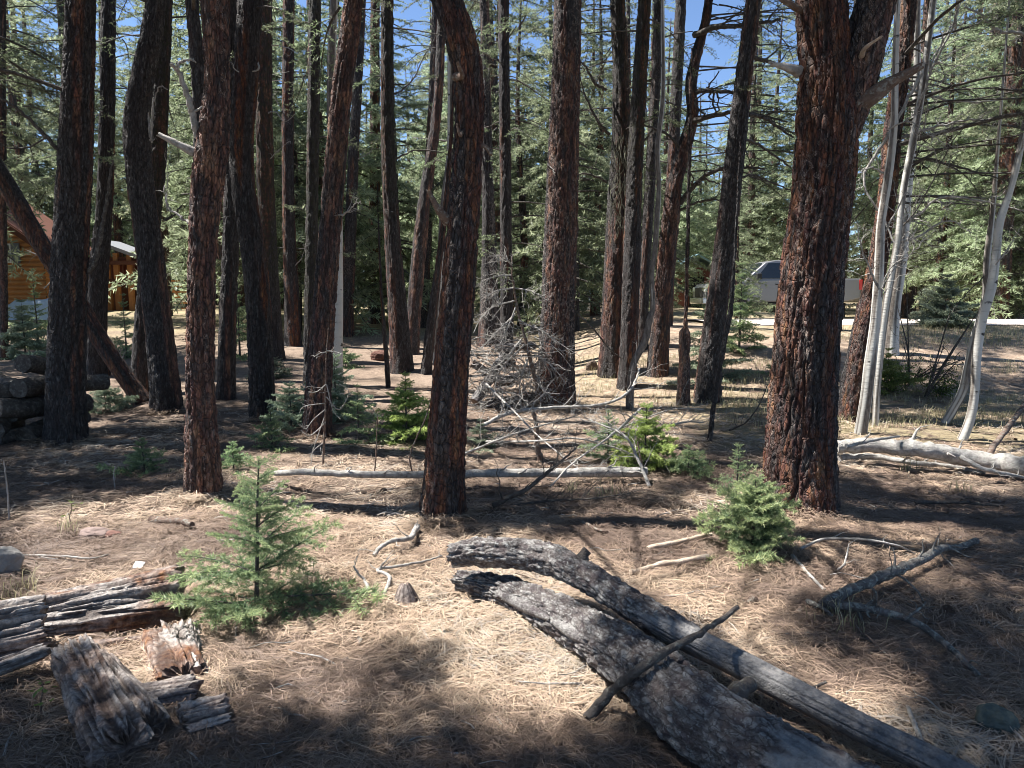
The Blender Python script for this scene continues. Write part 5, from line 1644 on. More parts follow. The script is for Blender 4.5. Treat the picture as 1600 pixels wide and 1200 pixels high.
# the heap of grey brush with cut logs under it
hy = float(G(820, 640)[1])
root, _ = dead("dead_fir_top", "leaning dead fir top with bleached drooping twigs on the heap of cut logs", "dead branch", [(848, 640), (834, 580), (820, 530), (808, 480), (802, 430), (800, 400)], 0.035, 0.008, 0, 0.1, "brown", 101, y=hy)
g = np.random.default_rng(102)
for pts in ([(804, 470), (770, 480), (750, 500), (740, 520)], [(806, 490), (775, 520), (755, 540), (738, 550)], [(810, 500), (850, 520), (880, 540), (905, 556)], [(812, 505), (845, 515), (872, 538)],
            [(802, 450), (775, 455), (752, 468)], [(800, 430), (775, 432), (750, 440)], [(803, 450), (830, 455), (856, 470)], [(815, 530), (790, 560), (765, 580), (742, 590)], [(822, 545), (860, 570), (885, 600)],
            [(825, 560), (812, 600), (815, 640)], [(818, 540), (780, 580), (770, 620), (745, 640)], [(836, 590), (860, 620), (890, 635)], [(806, 480), (790, 520), (780, 540)], [(800, 415), (785, 400), (770, 402)]):
    p = spline([P(a, b, hy - 0.12 * i) for i, (a, b) in enumerate(pts)], 14)
    mb = MB(); twigs(mb, p, 0.013, 0.004, 24, 0.30, g, 0, 0.5, 1)
    mb.build("side_twig", M["grey"], root, root.location)
mb = MB(); g = np.random.default_rng(103)
for _ in range(380):
    px = 735 + 120 * g.random(); py = 520 + 125 * g.random() ** 0.7
    p0 = P(px, py, hy + 0.5 * (g.random() - 0.3)); p0[2] = max(p0[2], float(H(p0[0], p0[1])) + 0.02)
    p = wander(p0, (g.normal(), g.normal(), g.normal(0, 0.5)), 0.25 + 0.5 * g.random(), 6, 0.3, 0.1, g)
    p[:, 2] = np.maximum(p[:, 2], H(p[:, 0], p[:, 1]) + 0.01)
    tube(mb, p, np.linspace(0.0065, 0.0025, 6), 4, int(g.random() < 0.2), 0.5, caps=False)
tag(mb.build("brushwood", [M["grey"], M["brown"]]), kind="stuff")

# ------------------------------------------------------------------ cut logs, firewood, stones
def cut_log(name, label, cat, a, b, r, seed, group=None, bare=0.3, matname="log", end=None):
    """a sawn log with bark, end grain on a part of its own"""
    a = np.asarray(a, float); b = np.asarray(b, float)
    g = np.random.default_rng(seed)
    L = np.linalg.norm(b - a); n = max(14, int(L / 0.02)); ns = 40
    m = (a + b) / 2 + g.normal(0, 0.012, 3)
    path = spline([a, m, b], n)
    t, N, B = frames(path)
    an = np.arange(ns) / ns * 2 * math.pi
    ca, sa = np.cos(an)[None] + np.zeros((n, 1)), np.sin(an)[None] + np.zeros((n, 1))
    S = np.linspace(0, L, n)[:, None] + 0 * ca
    q = np.stack([ca * r / 0.03, sa * r / 0.03, S / 0.08], -1) + seed
    f1, f2, cid = worley(q, seed); plate = ss(0.03, 0.35, f2 - f1)
    rr = r * (1 + 0.18 * (fbm(np.stack([ca, sa, S * 2], -1) + seed, 3, seed) - 0.5)) - 0.008 * (1 - plate)
    V = path[:, None] + (N[:, None] * ca[..., None] + B[:, None] * sa[..., None]) * rr[..., None]
    base = ground((a + b) / 2)
    root = thing(name, base, label, cat, group)
    bm_ = ss(0.55, 0.62, fbm(np.stack([ca * 1.3, sa * 1.3, S * 3], -1) + seed, 3, seed + 4)) * bare
    MB().add(V.reshape(-1, 3), grid_faces(n, ns), 0, np.stack([plate, bm_, 0.5 + 0 * plate, 0 * plate + 1], -1).reshape(-1, 4)).build("bark", M[matname], root, base)
    for e, s in ((0, -1), (n - 1, 1)):
        rings = [V[e]] + [path[e] + (V[e] - path[e]) * f + t[e] * s * 0.004 * g.random() for f in (0.75, 0.5, 0.25)]
        VV = np.vstack(rings + [path[e][None]])
        F4 = grid_faces(4, ns)
        k = np.arange(ns)
        mb = MB(); mb.add(VV, F4, 0, 0.5); mb.add(np.vstack([rings[-1], path[e][None]]), np.stack([k, (k + 1) % ns, np.full(ns, ns)], -1), 0, 0.5)
        mb.build("cut_end", M[end or "brown"], root, base)
    return root


# heap under the brush
for i, (p1, p2, r, dy1, dy2, lab) in enumerate((
        ((742, 628), (786, 560), 0.075, -0.1, 0.35, "grey cut log tilted up, leaning on the brush heap's near side"),
        ((736, 566), (800, 600), 0.06, 0.1, 0.5, "cut log lying crosswise under the leaning dead fir top"),
        ((775, 600), (858, 562), 0.065, 0.2, 0.7, "cut log lying behind the leaning dead fir top"),
        ((760, 640), (838, 632), 0.08, 0.1, 0.5, "lowest cut log of the brush heap, flat on the ground"),
        ((770, 545), (835, 540), 0.06, 0.5, 0.9, "topmost cut log at the back of the brush heap"))):
    a = P(*p1, hy + dy1); b = P(*p2, hy + dy2)
    for p in (a, b): p[2] = max(p[2], float(H(p[0], p[1])) + r * 0.8)
    cut_log("cut_log", lab, "log", a, b, r, 300 + i, "cut logs under the brush")

# woodpile in the deep shade by the thick trunk
wy = 8.3
k = 0
WL = ["bottom round at the outer end of the shadowed woodpile", "second bottom round of the shadowed woodpile", "third bottom round of the shadowed woodpile", "bottom round of the shadowed woodpile touching the thick trunk",
      "round in the woodpile's middle row, at its outer end", "round in the woodpile's middle row, second along", "round in the woodpile's middle row, third along", "round in the woodpile's middle row, nearest the thick trunk",
      "round in the woodpile's upper row, at its outer end", "round in the woodpile's upper row, mid pile", "round in the woodpile's upper row, nearest the thick trunk", "highest split round crowning the shadowed woodpile"]
g = np.random.default_rng(33)
for (row, n, z, x0) in ((0, 4, 0.13, -8), (1, 4, 0.36, 2), (2, 3, 0.58, 8), (3, 1, 0.78, 34)):
    for j in range(n):
        px = x0 + j * (27 if row < 3 else 0) + g.normal(0, 2)
        px += g.normal(0, 5); c = P(px, 600, wy); zz = float(H(c[0], wy)) + z + g.normal(0, 0.015)
        r = 0.075 + 0.055 * g.random(); yaw = g.normal(0, 0.4); dz_ = g.normal(0, 0.05)
        cut_log("firewood_round", "weathered " + WL[k], "firewood", (c[0] - yaw * .5, wy - 0.35 + g.normal(0, 0.2), zz + dz_), (c[0] + yaw * 1.4, wy + 0.5, zz - dz_), r, 400 + k, "rounds of the shadowed woodpile", 0.1, "darkwood", "darkwood")
        k += 1


def big_log(name, label, pts, seed, bare_from, bare_to, lichen, res=0.006, cell=0.028, depth=0.008):
    """one of the two stacked foreground logs: pts = (px, py, z of axis, radius)"""
    w = []
    for (px, py, z, r) in pts:
        p = PZ(px, py, z); w.append(list(p) + [r])
    fine = spline(w, 40)
    L = np.linalg.norm(np.diff(fine[:, :3], axis=0), axis=1).sum()
    fine = spline(w, int(L / (res * 1.2)))
    path, rad = fine[:, :3], fine[:, 3]
    n = len(path); ns = int(2 * math.pi * rad.max() / res)
    t, N, B = frames(path)
    an = np.arange(ns) / ns * 2 * math.pi
    ca, sa = np.cos(an)[None] + np.zeros((n, 1)), np.sin(an)[None] + np.zeros((n, 1))
    u = np.linspace(0, 1, n)[:, None] + 0 * ca
    S = u * L; rm = rad.max()
    q = np.stack([ca * rm / cell, sa * rm / cell, S / (cell * 2.6)], -1) + seed
    q = q + 0.9 * np.stack([vnoise(q, 5), vnoise(q, 6), vnoise(q + 9, 7)], -1)
    f1, f2, cid = worley(q, seed); plate = ss(0.02, 0.34, f2 - f1)
    patch = fbm(np.stack([ca * 1.4, sa * 1.4, S * 2.2], -1) + seed, 4, seed + 2)
    bare = ss(-0.06, 0.06, (u - bare_from) / (bare_to - bare_from) + 0.9 * (patch - 0.5) - 0.5) if bare_to > bare_from else 0 * u
    rr = rad[:, None] * (1 + 0.22 * (fbm(np.stack([ca * 0.9, sa * 0.9, S * 1.6], -1) + seed, 3, seed) - 0.5))
    big = fbm(np.stack([ca * 3, sa * 3, S * 6], -1) + seed, 4, seed + 6, 0.65)
    plate = plate * ss(0.30, 0.42, big)
    rough = depth * (-(1 - plate) * 0.9 + 1.1 * (cid - 0.5) * plate + 1.2 * (fbm(q * 2.6, 3, 3) - 0.5) + 3.2 * (big - 0.5))
    # barkless wood: long drying cracks along the grain
    crack = ss(0.0, 0.05, np.abs(fbm(np.stack([ca * 1.6, sa * 1.6, S * 0.35], -1) + 3 * seed, 3, seed + 8) - 0.5))
    wood = -0.012 - 0.008 * (1 - crack) + 0.002 * (vnoise(np.stack([ca * 20, sa * 20, S * 3], -1), 2) - 0.5)
    rr = rr + rough * (1 - bare) + wood * bare
    V = path[:, None] + (N[:, None] * ca[..., None] + B[:, None] * sa[..., None]) * rr[..., None]
    g = np.random.default_rng(seed)
    jag = 0.05 * (fbm(np.stack([np.cos(an) * 3, np.sin(an) * 3, 0 * an], -1), 3, seed) - 0.5)
    for k in range(6): V[k] -= t[0] * (jag * (6 - k) / 6)[:, None] * 1.4
    pl = plate * (1 - bare) + crack * bare
    col = np.stack([pl, bare, lichen * (1 - u) ** 0.7 + 0 * pl, 0 * pl + 1], -1)  # lichen, plus painted sunlit paleness, growing toward the log's first end
    base = ground(path[n // 2])
    root = thing(name, base, label, "fallen log")
    MB().add(V.reshape(-1, 3), grid_faces(n, ns), 0, col.reshape(-1, 4)).build("bark", M["log"], root, base)
    mb = MB(); k = np.arange(ns)
    ring2 = path[0] + (V[0] - path[0]) * 0.6 + t[0] * 0.03
    mb.add(np.vstack([V[0], ring2]), grid_faces(2, ns)[:, ::-1], 0, 0.5)
    mb.add(np.vstack([ring2, path[0] + t[0] * 0.05]), np.stack([(k + 1) % ns, k, np.full(ns, ns)], -1), 0, 0.5)
    mb.build("broken_end", M["brown"], root, base)
    return root, path, rad, N, B


LOG1 = big_log("fallen_log", "slimmer of the two stacked logs, bark giving way to smooth grey wood",
               [(704, 868, .26, .060), (745, 862, .28, .074), (800, 864, .29, .078), (855, 873, .29, .080), (900, 893, .28, .075), (960, 928, .25, .070), (1020, 966, .22, .069), (1075, 997, .20, .068), (1140, 1030, .17, .066), (1220, 1072, .14, .064), (1340, 1134, .11, .060), (1460, 1192, .10, .060), (1620, 1272, .09, .058)], 11, 0.36, 0.62, 1.0)
LOG2 = big_log("fallen_log", "thicker of the two stacked logs, rough grey bark and a flared knotty middle",
               [(714, 906, .08, .050), (760, 915, .09, .070), (808, 931, .10, .086), (870, 960, .12, .098), (925, 990, .13, .104), (970, 1020, .14, .110), (1010, 1048, .14, .118), (1050, 1084, .15, .132), (1095, 1120, .15, .142), (1160, 1160, .14, .134), (1250, 1210, .13, .125), (1400, 1290, .12, .12), (1560, 1380, .12, .12)], 29, 0.40, 1.20, 0.95, cell=0.03, depth=0.011)


def knot(root, p, d, L, r, name="branch_stub", matname="brown"):
    mb = MB(); d = np.asarray(d, float); d /= np.linalg.norm(d)
    pts = [p - d * 0.03, p + d * L * 0.5, p + d * L + np.array([0.01, 0, -0.01])]
    tube(mb, spline(pts, 8), np.linspace(r * 1.3, r * 0.7, 8) * (1 + 0.15 * np.sin(np.arange(8) * 2.1)), 10, 0, 0.5)
    mb.build(name, M[matname], root, root.location)


i = int(np.argmin([abs(project(p)[0] - 905) for p in LOG1[1]]))
knot(LOG1[0], LOG1[1][i] + np.array([0.01, 0.01, 0.05]), (0.25, 0.25, 0.9), 0.07, 0.03, matname="darkwood")
i = int(np.argmin([abs(project(p)[0] - 1120) for p in LOG2[1]]))
knot(LOG2[0], LOG2[1][i] + np.array([0.07, 0.09, 0.04]), (0.6, 0.5, 0.25), 0.12, 0.035, matname="darkwood")
for u0, v0, n_ in ((0.12, 0.30, 1), (0.30, 0.42, 2)):    # slabs of bark lifting off
    n = len(LOG2[1]); a0, a1 = int(u0 * n), int(v0 * n)
    p = LOG2[1][a0:a1:4]; rr = LOG2[2][a0:a1:4]
    off = np.array([-0.62, -0.62, 0.18]) * rr[:, None] * 1.02
    mb = MB(); tube(mb, p + off, np.sin(np.linspace(0.25, 2.9, len(p))) * 0.024 + 0.004, 12, 0, (0.9, 0.0, 0.6, 1)); mb.build("bark_slab", M["log"], LOG2[0], LOG2[0].location)


def split_piece(name, label, pa, pb, w, h, seed, rot=0.0, rot_amount=0.5, wedge=0.4, jag=0.05, sink=0.02, end_t=(1.0, 1.0), cat="firewood", res=0.0045):
    """weathered split firewood: fibrous grooves along its length, splintered ends"""
    a = np.asarray(pa, float); b = np.asarray(pb, float)
    L = np.linalg.norm(b - a); n = max(10, int(L / (res * 1.6))); 
    # cross-section: wedge with uneven sides
    g = np.random.default_rng(seed)
    cs = np.array([[-0.5, 0.0], [-0.44, 0.5], [-0.12 - 0.2 * wedge, 1.0], [0.18 - 0.1 * wedge, 0.95], [0.46, 0.5 - 0.2 * wedge], [0.5, 0.02], [0.1, -0.04]]) + g.normal(0, 0.05, (7, 2))
    cs = cs * np.array([w, h])
    cl = np.vstack([cs, cs[:1]])
    seg = np.linalg.norm(np.diff(cl, axis=0), axis=1); cum = np.concatenate([[0], np.cumsum(seg)])
    ns = int(cum[-1] / res); u = np.linspace(0, cum[-1], ns, endpoint=False)
    C = np.stack([np.interp(u, cum, cl[:, 0]), np.interp(u, cum, cl[:, 1])], -1)
    cen = C.mean(0)
    ax = (b - a) / L
    side = np.cross(ax, [0, 0, 1.0]); side /= np.linalg.norm(side); upv = np.cross(side, ax)
    cr, sr = math.cos(rot), math.sin(rot)
    t = np.linspace(0, 1, n)[:, None]
    U = u[None] + 0 * t; S = t * L + 0 * U
    per = np.stack([np.cos(U / cum[-1] * 6.283) * cum[-1] / 6.283, np.sin(U / cum[-1] * 6.283) * cum[-1] / 6.283, S * 0.10], -1)
    gr = fbm(per * np.array([95, 95, 60]) + seed, 3, seed); gr2 = fbm(np.stack([per[..., 0] * 20, per[..., 1] * 20, S * 1.5], -1) + seed, 3, seed + 5)
    deep = ss(0.34, 0.5, gr) * ss(0.30, 0.42, gr2)
    sc = end_t[0] + (end_t[1] - end_t[0]) * t
    Cx = cen[0] + (C[None, :, 0] - cen[0]) * sc; Cy = cen[1] + (C[None, :, 1] - cen[1]) * sc
    nrm = np.stack([C[:, 0] - cen[0], C[:, 1] - cen[1]], -1); nrm /= np.linalg.norm(nrm, axis=1, keepdims=True)
    strand = vnoise(per * np.array([34, 34, 25]) + seed, seed + 8)
    dsp = -0.013 * (1 - deep) + 0.012 * (gr - 0.5) + 0.03 * (np.floor(strand * 5) / 5 - 0.4) * min(1, h / 0.12)
    Cx = Cx + nrm[None, :, 0] * dsp; Cy = Cy + nrm[None, :, 1] * dsp
    X = Cx * cr - Cy * sr; Y = Cx * sr + Cy * cr
    je = jag * (fbm(np.stack([C[:, 0] * 70, C[:, 1] * 70, 0 * C[:, 0]], -1) + seed, 3, seed, 0.7) - 0.5) * 2.6
    S2 = S + je[None] * (t * 2 - 1) * np.abs(t * 2 - 1) ** 6
    V = a + ax * S2[..., None] + side * X[..., None] + upv * Y[..., None] - np.array([0, 0, sink])
    rotm = np.clip(rot_amount * ss(0.40, 0.60, fbm(np.stack([per[..., 0] * 6, per[..., 1] * 6, S * 4], -1) + seed, 3, seed + 3)) * 1.6, 0, 1)
    base = ground((a + b) / 2)
    root = thing(name, base, label, cat, "pieces of rotten firewood")
    MB().add(V.reshape(-1, 3), grid_faces(n, ns)[:, ::-1], 0, np.stack([deep, rotm, 0 * rotm, 0 * rotm + 1], -1).reshape(-1, 4)).build("weathered_side", M["rotten"], root, base)
    for e, s in ((0, 1), (n - 1, -1)):
        ctr = V[e].mean(0)
        rings = [V[e]]
        for f in (0.8, 0.6, 0.4, 0.2):
            rr = ctr + (V[e] - ctr) * f
            rr = rr + ax * (jag * 0.5 * (fbm(rr * 45, 2, seed) - 0.5))[:, None]
            rings.append(rr)
        VV = np.vstack(rings); k = np.arange(ns)
        fc = grid_faces(5, ns)
        mb = MB(); mb.add(VV, fc if e == 0 else fc[:, ::-1], 0, (0.7, 0.55, 0, 1))
        tri = np.stack([k, (k + 1) % ns, np.full(ns, ns)], -1)
        mb.add(np.vstack([rings[-1], ctr[None]]), tri if e == 0 else tri[:, ::-1], 0, (0.7, 0.7, 0, 1))
        mb.build("split_end", M["rotten"], root, base)
    return root


def on(px, py, dz=0.0):
    p = G(px, py); return p + np.array([0, 0, dz])


split_piece("rotten_firewood", "long half-log of rotten firewood with a silvery split ridge, at the back of its pile", on(72, 992), on(282, 958), 0.26, 0.24, 1, 0.15, 0.8, 0.9, 0.05, 0.02, (0.72, 1.1))
split_piece("rotten_firewood", "dark rotten chunk of firewood cut off by the picture's edge", on(-60, 1040), on(64, 1012), 0.24, 0.25, 2, 0.0, 0.35, 0.3, 0.05)
split_piece("rotten_firewood", "crumbling orange-hearted firewood block beside the end of the long half-log", on(262, 998), on(287, 1064), 0.24, 0.12, 3, 0.25, 0.95, 0.2, 0.06, 0.03)
split_piece("rotten_firewood", "small cracked grey firewood slab lying against the crumbling block", on(300, 985), on(312, 1062), 0.11, 0.08, 4, -0.2, 0.1, 0.1, 0.03, 0.02)
split_piece("rotten_firewood", "large grey-grained firewood wedge pointing at the viewer", on(112, 1055, 0.07), on(190, 1182, 0.0), 0.20, 0.14, 5, 0.35, 0.45, 0.5, 0.10, 0.02, (0.9, 1.0))
split_piece("rotten_firewood", "grey firewood wedge lying beside the large grain-lined one", on(168, 1062, 0.03), on(242, 1145, 0.0), 0.14, 0.13, 6, -0.25, 0.25, 0.6, 0.08, 0.03)
split_piece("rotten_firewood", "short firewood wedge with a bright sunlit top face", on(212, 1104), on(308, 1088), 0.17, 0.11, 7, -0.15, 0.2, 0.5, 0.05, 0.03)
split_piece("rotten_firewood", "end piece of rotten firewood farthest along the row, sloping into needles", on(285, 1140), on(352, 1122), 0.18, 0.11, 8, -0.2, 0.3, 0.5, 0.05, 0.03)
split_piece("rotten_firewood", "curved silvery slab of rotten wood leaning below the dark chunk", on(-20, 1082, 0.05), on(70, 1052, 0.06), 0.14, 0.07, 9, 0.5, 0.1, 0.2, 0.04, 0.0)
split_piece("rotten_firewood", "rusty half-buried strip of rotten wood inside the firewood ring", on(130, 1012), on(255, 1000), 0.09, 0.045, 10, 0.0, 1.0, 0.3, 0.04, 0.02)


def stone(label, px, py, r, sq, seed, col, name="stone"):
    g = np.random.default_rng(seed)
    b = ground(G(px, py))
    bmx = bmesh.new(); bmesh.ops.create_icosphere(bmx, subdivisions=5, radius=1)
    V = np.array([v.co[:] for v in bmx.verts]); Fc = np.array([[v.index for v in f.verts] for f in bmx.faces]); bmx.free()
    f1, f2, cid = worley(V * 1.1 + seed, seed)
    V = V * (1 + 0.5 * (fbm(V * 1.3 + seed, 4, seed) - 0.5) + 0.35 * (f1 - 0.4) + 0.10 * (fbm(V * 6 + seed, 3, seed) - 0.5))[:, None] * r * np.array(sq) + np.array([0, 0, r * sq[2] * 0.45])
    o = MB().add(V + b, Fc).build(name, mat_plain(name + "_surface", col, 0.85, 0.45, 25.0, 0.2), None, b, smooth=False)
    return tag(o, label, "stone")


stone("flat pinkish stone in the sunlit needles beside the tiny seedling", 150, 838, 0.075, (1.3, 0.8, 0.55), 1, (0.22, 0.165, 0.145))
stone("reddish broken stone touching the flat pinkish one", 176, 838, 0.05, (1.2, 0.8, 0.5), 2, (0.16, 0.085, 0.068))
stone("grey lichened stone at the picture's edge beside the rotten firewood", -2, 895, 0.11, (1.0, 0.9, 1.0), 3, (0.25, 0.24, 0.225))
stone("dark greenish stone sunk in the shaded needles at the picture's lower corner", 1556, 1135, 0.06, (1.2, 0.9, 0.8), 4, (0.07, 0.085, 0.075))
stone("small dark stone on the ground before the lichen-hung twin conifer", 925, 578, 0.10, (0.9, 0.8, 1.2), 5, (0.12, 0.09, 0.07))
stone("reddish-brown lump lying in the sunny gap behind the slim bowed trunk", 594, 562, 0.16, (1.1, 0.8, 0.8), 6, (0.12, 0.06, 0.045))

# white chip of paper-like bark
b = G(217, 890)
mb = MB(); V = np.array([[-.03, -.02, .02], [.028, -.022, .022], [.03, .02, .04], [-.026, .022, .045]])
V = np.vstack([V, V - np.array([0, 0, .006])]) + ground(b)
mb.add(V, [[0, 1, 2, 3], [7, 6, 5, 4], [0, 4, 5, 1], [1, 5, 6, 2], [2, 6, 7, 3], [3, 7, 4, 0]])
tag(mb.build("bark_chip", mat_plain("white_chip", (0.72, 0.72, 0.68), 0.7), None, ground(b), smooth=False), "small white chip lying on the needles just beyond the long half-log", "chip")

# splintered little stump cone in the middle of the clearing
b = ground(G(637, 942)); g = np.random.default_rng(9)
root = thing("stump", b, "tiny splintered grey stump poking out of the needles before the crooked trunk", "stump")
n, ns = 16, 40
t = np.linspace(0, 1, n)[:, None]; an = np.arange(ns) / ns * 6.283
rr = 0.065 * (1 - t) ** 0.75 + 0.018 + 0.02 * (fbm(np.stack([np.cos(an)[None] * 3 + 0 * t, np.sin(an)[None] * 3 + 0 * t, t * 0.6 + 0 * an[None]], -1), 3, 4) - 0.5)
V = np.stack([rr * np.cos(an)[None], rr * np.sin(an)[None] * 0.8, t * (0.11 + 0.03 * fbm(np.stack([np.cos(an) * 3, np.sin(an) * 3, 0 * an], -1), 2, 3))[None] - 0.02], -1)
V[..., 0] += -0.01 * t
mb = MB(); mb.add((V + b).reshape(-1, 3), grid_faces(n, ns), 0, np.stack([ss(.35, .5, vnoise(np.stack([np.cos(an)[None] * 8 + 0 * t, np.sin(an)[None] * 8 + 0 * t, t * 2 + 0 * an[None]], -1), 2)), 0.35 + 0 * rr, 0 * rr, 0 * rr + 1], -1).reshape(-1, 4))
k = np.arange(ns)
mb.add(np.vstack([(V + b)[-1], b + np.array([-.01, 0, 0.10])]), np.stack([k, (k + 1) % ns, np.full(ns, ns)], -1), 0, 0.6)
mb.build("splintered_wood", M["rotten"], root, b)


# pine cones: spiral of scales
def cone_mesh():
    mb = MB(); g = np.random.default_rng(2)
    for i in range(90):
        u = i / 90; a = i * 2.399; r = 0.030 * math.sin(math.pi * (0.12 + 0.83 * u)) + 0.004; z = -0.04 + 0.085 * u
        c = np.array([r * 0.55 * math.cos(a), r * 0.55 * math.sin(a), z]); d = np.array([math.cos(a), math.sin(a), 0.35]); s = np.array([-math.sin(a), math.cos(a), 0])
        tip = c + d * r * 0.7
        mb.add(np.array([c - s * .006, c + s * .006, tip + s * .007, tip - s * .007, tip + d * .004 + np.array([0, 0, .003])]), [[0, 1, 2], [0, 2, 3], [3, 2, 4]], 0, 0.5)
    tube(mb, np.array([[0, 0, -.04], [0, 0, 0], [0, 0, .045]]), [0.012, 0.017, 0.005], 8, 0, 0.5)
    return mb


pc = None
for i, (px, py, lab) in enumerate(((600, 772, "pine cone on the ground beside the crooked trunk's curled branch"), (1175, 945, "pine cone in the sunlit needles beyond the slimmer log"), (120, 945, "pine cone behind the long half-log of firewood"),
                                   (1480, 960, "pine cone beside the forked branch's bend"))):
    b = ground(G(px, py)) + np.array([0, 0, 0.02])
    if pc is None: pc = cone_mesh().build("pine_cone", M["brown"], smooth=False); o = pc
    else: o = pc.copy(); COL.objects.link(o)
    o.scale = (0.7, 0.7, 0.7); o.location = b; o.rotation_euler = (1.4, i * 0.7, i * 1.9)
    tag(o, lab, "pine cone", "pine cones in the needles")

# bare bush on the far bank
for i, (px, py, tops, lab) in enumerate(((1445, 622, [(1500, 560), (1520, 500), (1490, 470), (1540, 470), (1475, 540)], "dark bare bush on the bank before the far road"),
                                         (1420, 600, [(1408, 520), (1400, 470), (1416, 440)], "thin dark bare shoots beside the broad pale aspen"),
                                         (1415, 605, [(1440, 575), (1470, 565), (1520, 555), (1400, 560)], "dark bare limb sprawled on the bank below the road"))):
    b = G(px, py); base = ground(b); y = float(b[1]); g = np.random.default_rng(600 + i)
    root = thing("bare_bush", base, lab, "bush")
    for (tx, ty) in tops:
        w = [base, P(px + (tx - px) * .4 + g.normal(0, 4), py + (ty - py) * .4, y + g.normal(0, .2)), P(tx, ty, y + g.normal(0, .3))]
        mb = MB(); twigs(mb, spline(w, 14), 0.018, 0.005, 7, 0.35, g, 0, 0.5, 1, up=0.3); mb.build("branch", M["darkwood"], root, base)
for i, (px, py, r, lab) in enumerate(((1395, 612, 0.45, "leafy green shrub between the white aspens and the shaded bank"), (1470, 618, 0.5, "dark leafy shrub in the bank's shade, below the bare bush"))):
    b = ground(G(px, py)); g = np.random.default_rng(640 + i)
    root = thing("shrub", b, lab, "shrub")
    mb = MB()
    for j in range(16):
        p = wander(b, (g.normal(0, .6), g.normal(0, .6), 1), r * (0.7 + 0.7 * g.random()), 6, 0.2, 0.1, g)
        tube(mb, p, np.linspace(0.006, 0.002, 6), 4, 1, 0.5, caps=False)
        n = 60; c = p[1 + g.integers(5, size=n)] + g.normal(0, 0.05, (n, 3))
        d = g.normal(0, 1, (n, 3)); d /= np.linalg.norm(d, axis=1, keepdims=True); s = np.cross(d, g.normal(0, 1, (n, 3))); s /= np.linalg.norm(s, axis=1, keepdims=True)
        l = 0.035
        V = np.stack([c, c + d * l * .5 + s * l * .3, c + d * l, c + d * l * .5 - s * l * .3], 1).reshape(-1, 3)
        mb.add(V, np.arange(4 * n).reshape(-1, 4), 0, np.repeat(np.stack([g.random(n), 0.3 * g.random(n), 0 * g.random(n), 0 * g.random(n) + 1], -1), 4, 0))
    mb.build("foliage", [M["leaf"], M["darkwood"]], root, b, smooth=False)

# ------------------------------------------------------------------ vehicles and buildings seen between the trunks
def bevel_box(name, mat, parent, lo, hi, bev=0.02, seg=2):
    bm = bmesh.new(); bmesh.ops.create_cube(bm, size=1)
    lo = np.array(lo, float); hi = np.array(hi, float)
    for v in bm.verts: v.co = Vector((lo + hi) / 2 + np.array(v.co[:]) * (hi - lo))
    if bev: bmesh.ops.bevel(bm, geom=bm.edges[:], offset=bev, segments=seg, affect='EDGES', profile=0.5)
    return finish(bm, name, mat, parent)


def finish(bm, name, mat, parent, smooth=False):
    bmesh.ops.recalc_face_normals(bm, faces=bm.faces[:])
    me = bpy.data.meshes.new(name); bm.to_mesh(me); bm.free()
    for p in me.polygons: p.use_smooth = smooth
    me.materials.append(mat)
    o = bpy.data.objects.new(name, me); COL.objects.link(o)
    if parent: o.parent = parent
    return o


def prism(name, mat, parent, prof, y0, y1, bev=0.03, taper=None):
    """profile in (x, z) swept along y; taper(x, z, y) -> point"""
    bm = bmesh.new()
    vs = [bm.verts.new((x, y0, z)) for x, z in prof]
    f = bm.faces.new(vs)
    ex = bmesh.ops.extrude_face_region(bm, geom=[f])
    for v in ex["geom"]:
        if isinstance(v, bmesh.types.BMVert): v.co.y = y1
    if taper:
        for v in bm.verts: v.co = Vector(taper(*v.co))
    if bev: bmesh.ops.bevel(bm, geom=bm.edges[:], offset=bev, segments=3, affect='EDGES', profile=0.6)
    return finish(bm, name, mat, parent)


def wheel(parent, x, y, r=0.39, w=0.26):
    bm = bmesh.new()
    prof = [(r * 0.62, -w / 2), (r * 0.9, -w / 2), (r, -w / 2 + 0.05), (r, w / 2 - 0.05), (r * 0.9, w / 2), (r * 0.62, w / 2)]
    n = 32; rings = []
    for i in range(n):
        a = i / n * 2 * math.pi
        rings.append([bm.verts.new((math.cos(a) * q, t, math.sin(a) * q)) for q, t in prof])
    for i in range(n):
        for j in range(5): bm.faces.new((rings[i][j], rings[(i + 1) % n][j], rings[(i + 1) % n][j + 1], rings[i][j + 1]))
    o = finish(bm, "wheel", tyre_m, parent, True); o.location = (x, y, r)
    bm = bmesh.new()
    bmesh.ops.create_cone(bm, cap_ends=True, segments=24, radius1=r * 0.63, radius2=r * 0.55, depth=w * 0.7)
    for v in bm.verts: v.co = Vector((v.co.x, v.co.z, v.co.y))
    finish(bm, "rim", rim_m, o)


tyre_m = mat_plain("tyre_rubber", (0.025, 0.025, 0.026), 0.8)
rim_m = mat_plain("alloy_rim", (0.45, 0.45, 0.46), 0.35, 0.1, 6, 0.5, 0.8)
silver = mat_plain("silver_paint", (0.21, 0.21, 0.215), 0.32, 0.05, 3, 0.6, 0.25)
glass = mat_plain("dark_car_glass", (0.015, 0.018, 0.02), 0.06, 0.2, 2, 0.7)
black = mat_plain("black_plastic", (0.02, 0.02, 0.02), 0.6)
redl = mat_plain("red_lamp_lens", (0.55, 0.02, 0.02), 0.2, 0.1, 8, 0.6)
chrome = mat_plain("chrome", (0.6, 0.6, 0.6), 0.2, 0.05, 4, 0.5, 0.9)
clear = mat_plain("headlamp_lens", (0.7, 0.72, 0.74), 0.1, 0.1, 8, 0.6)

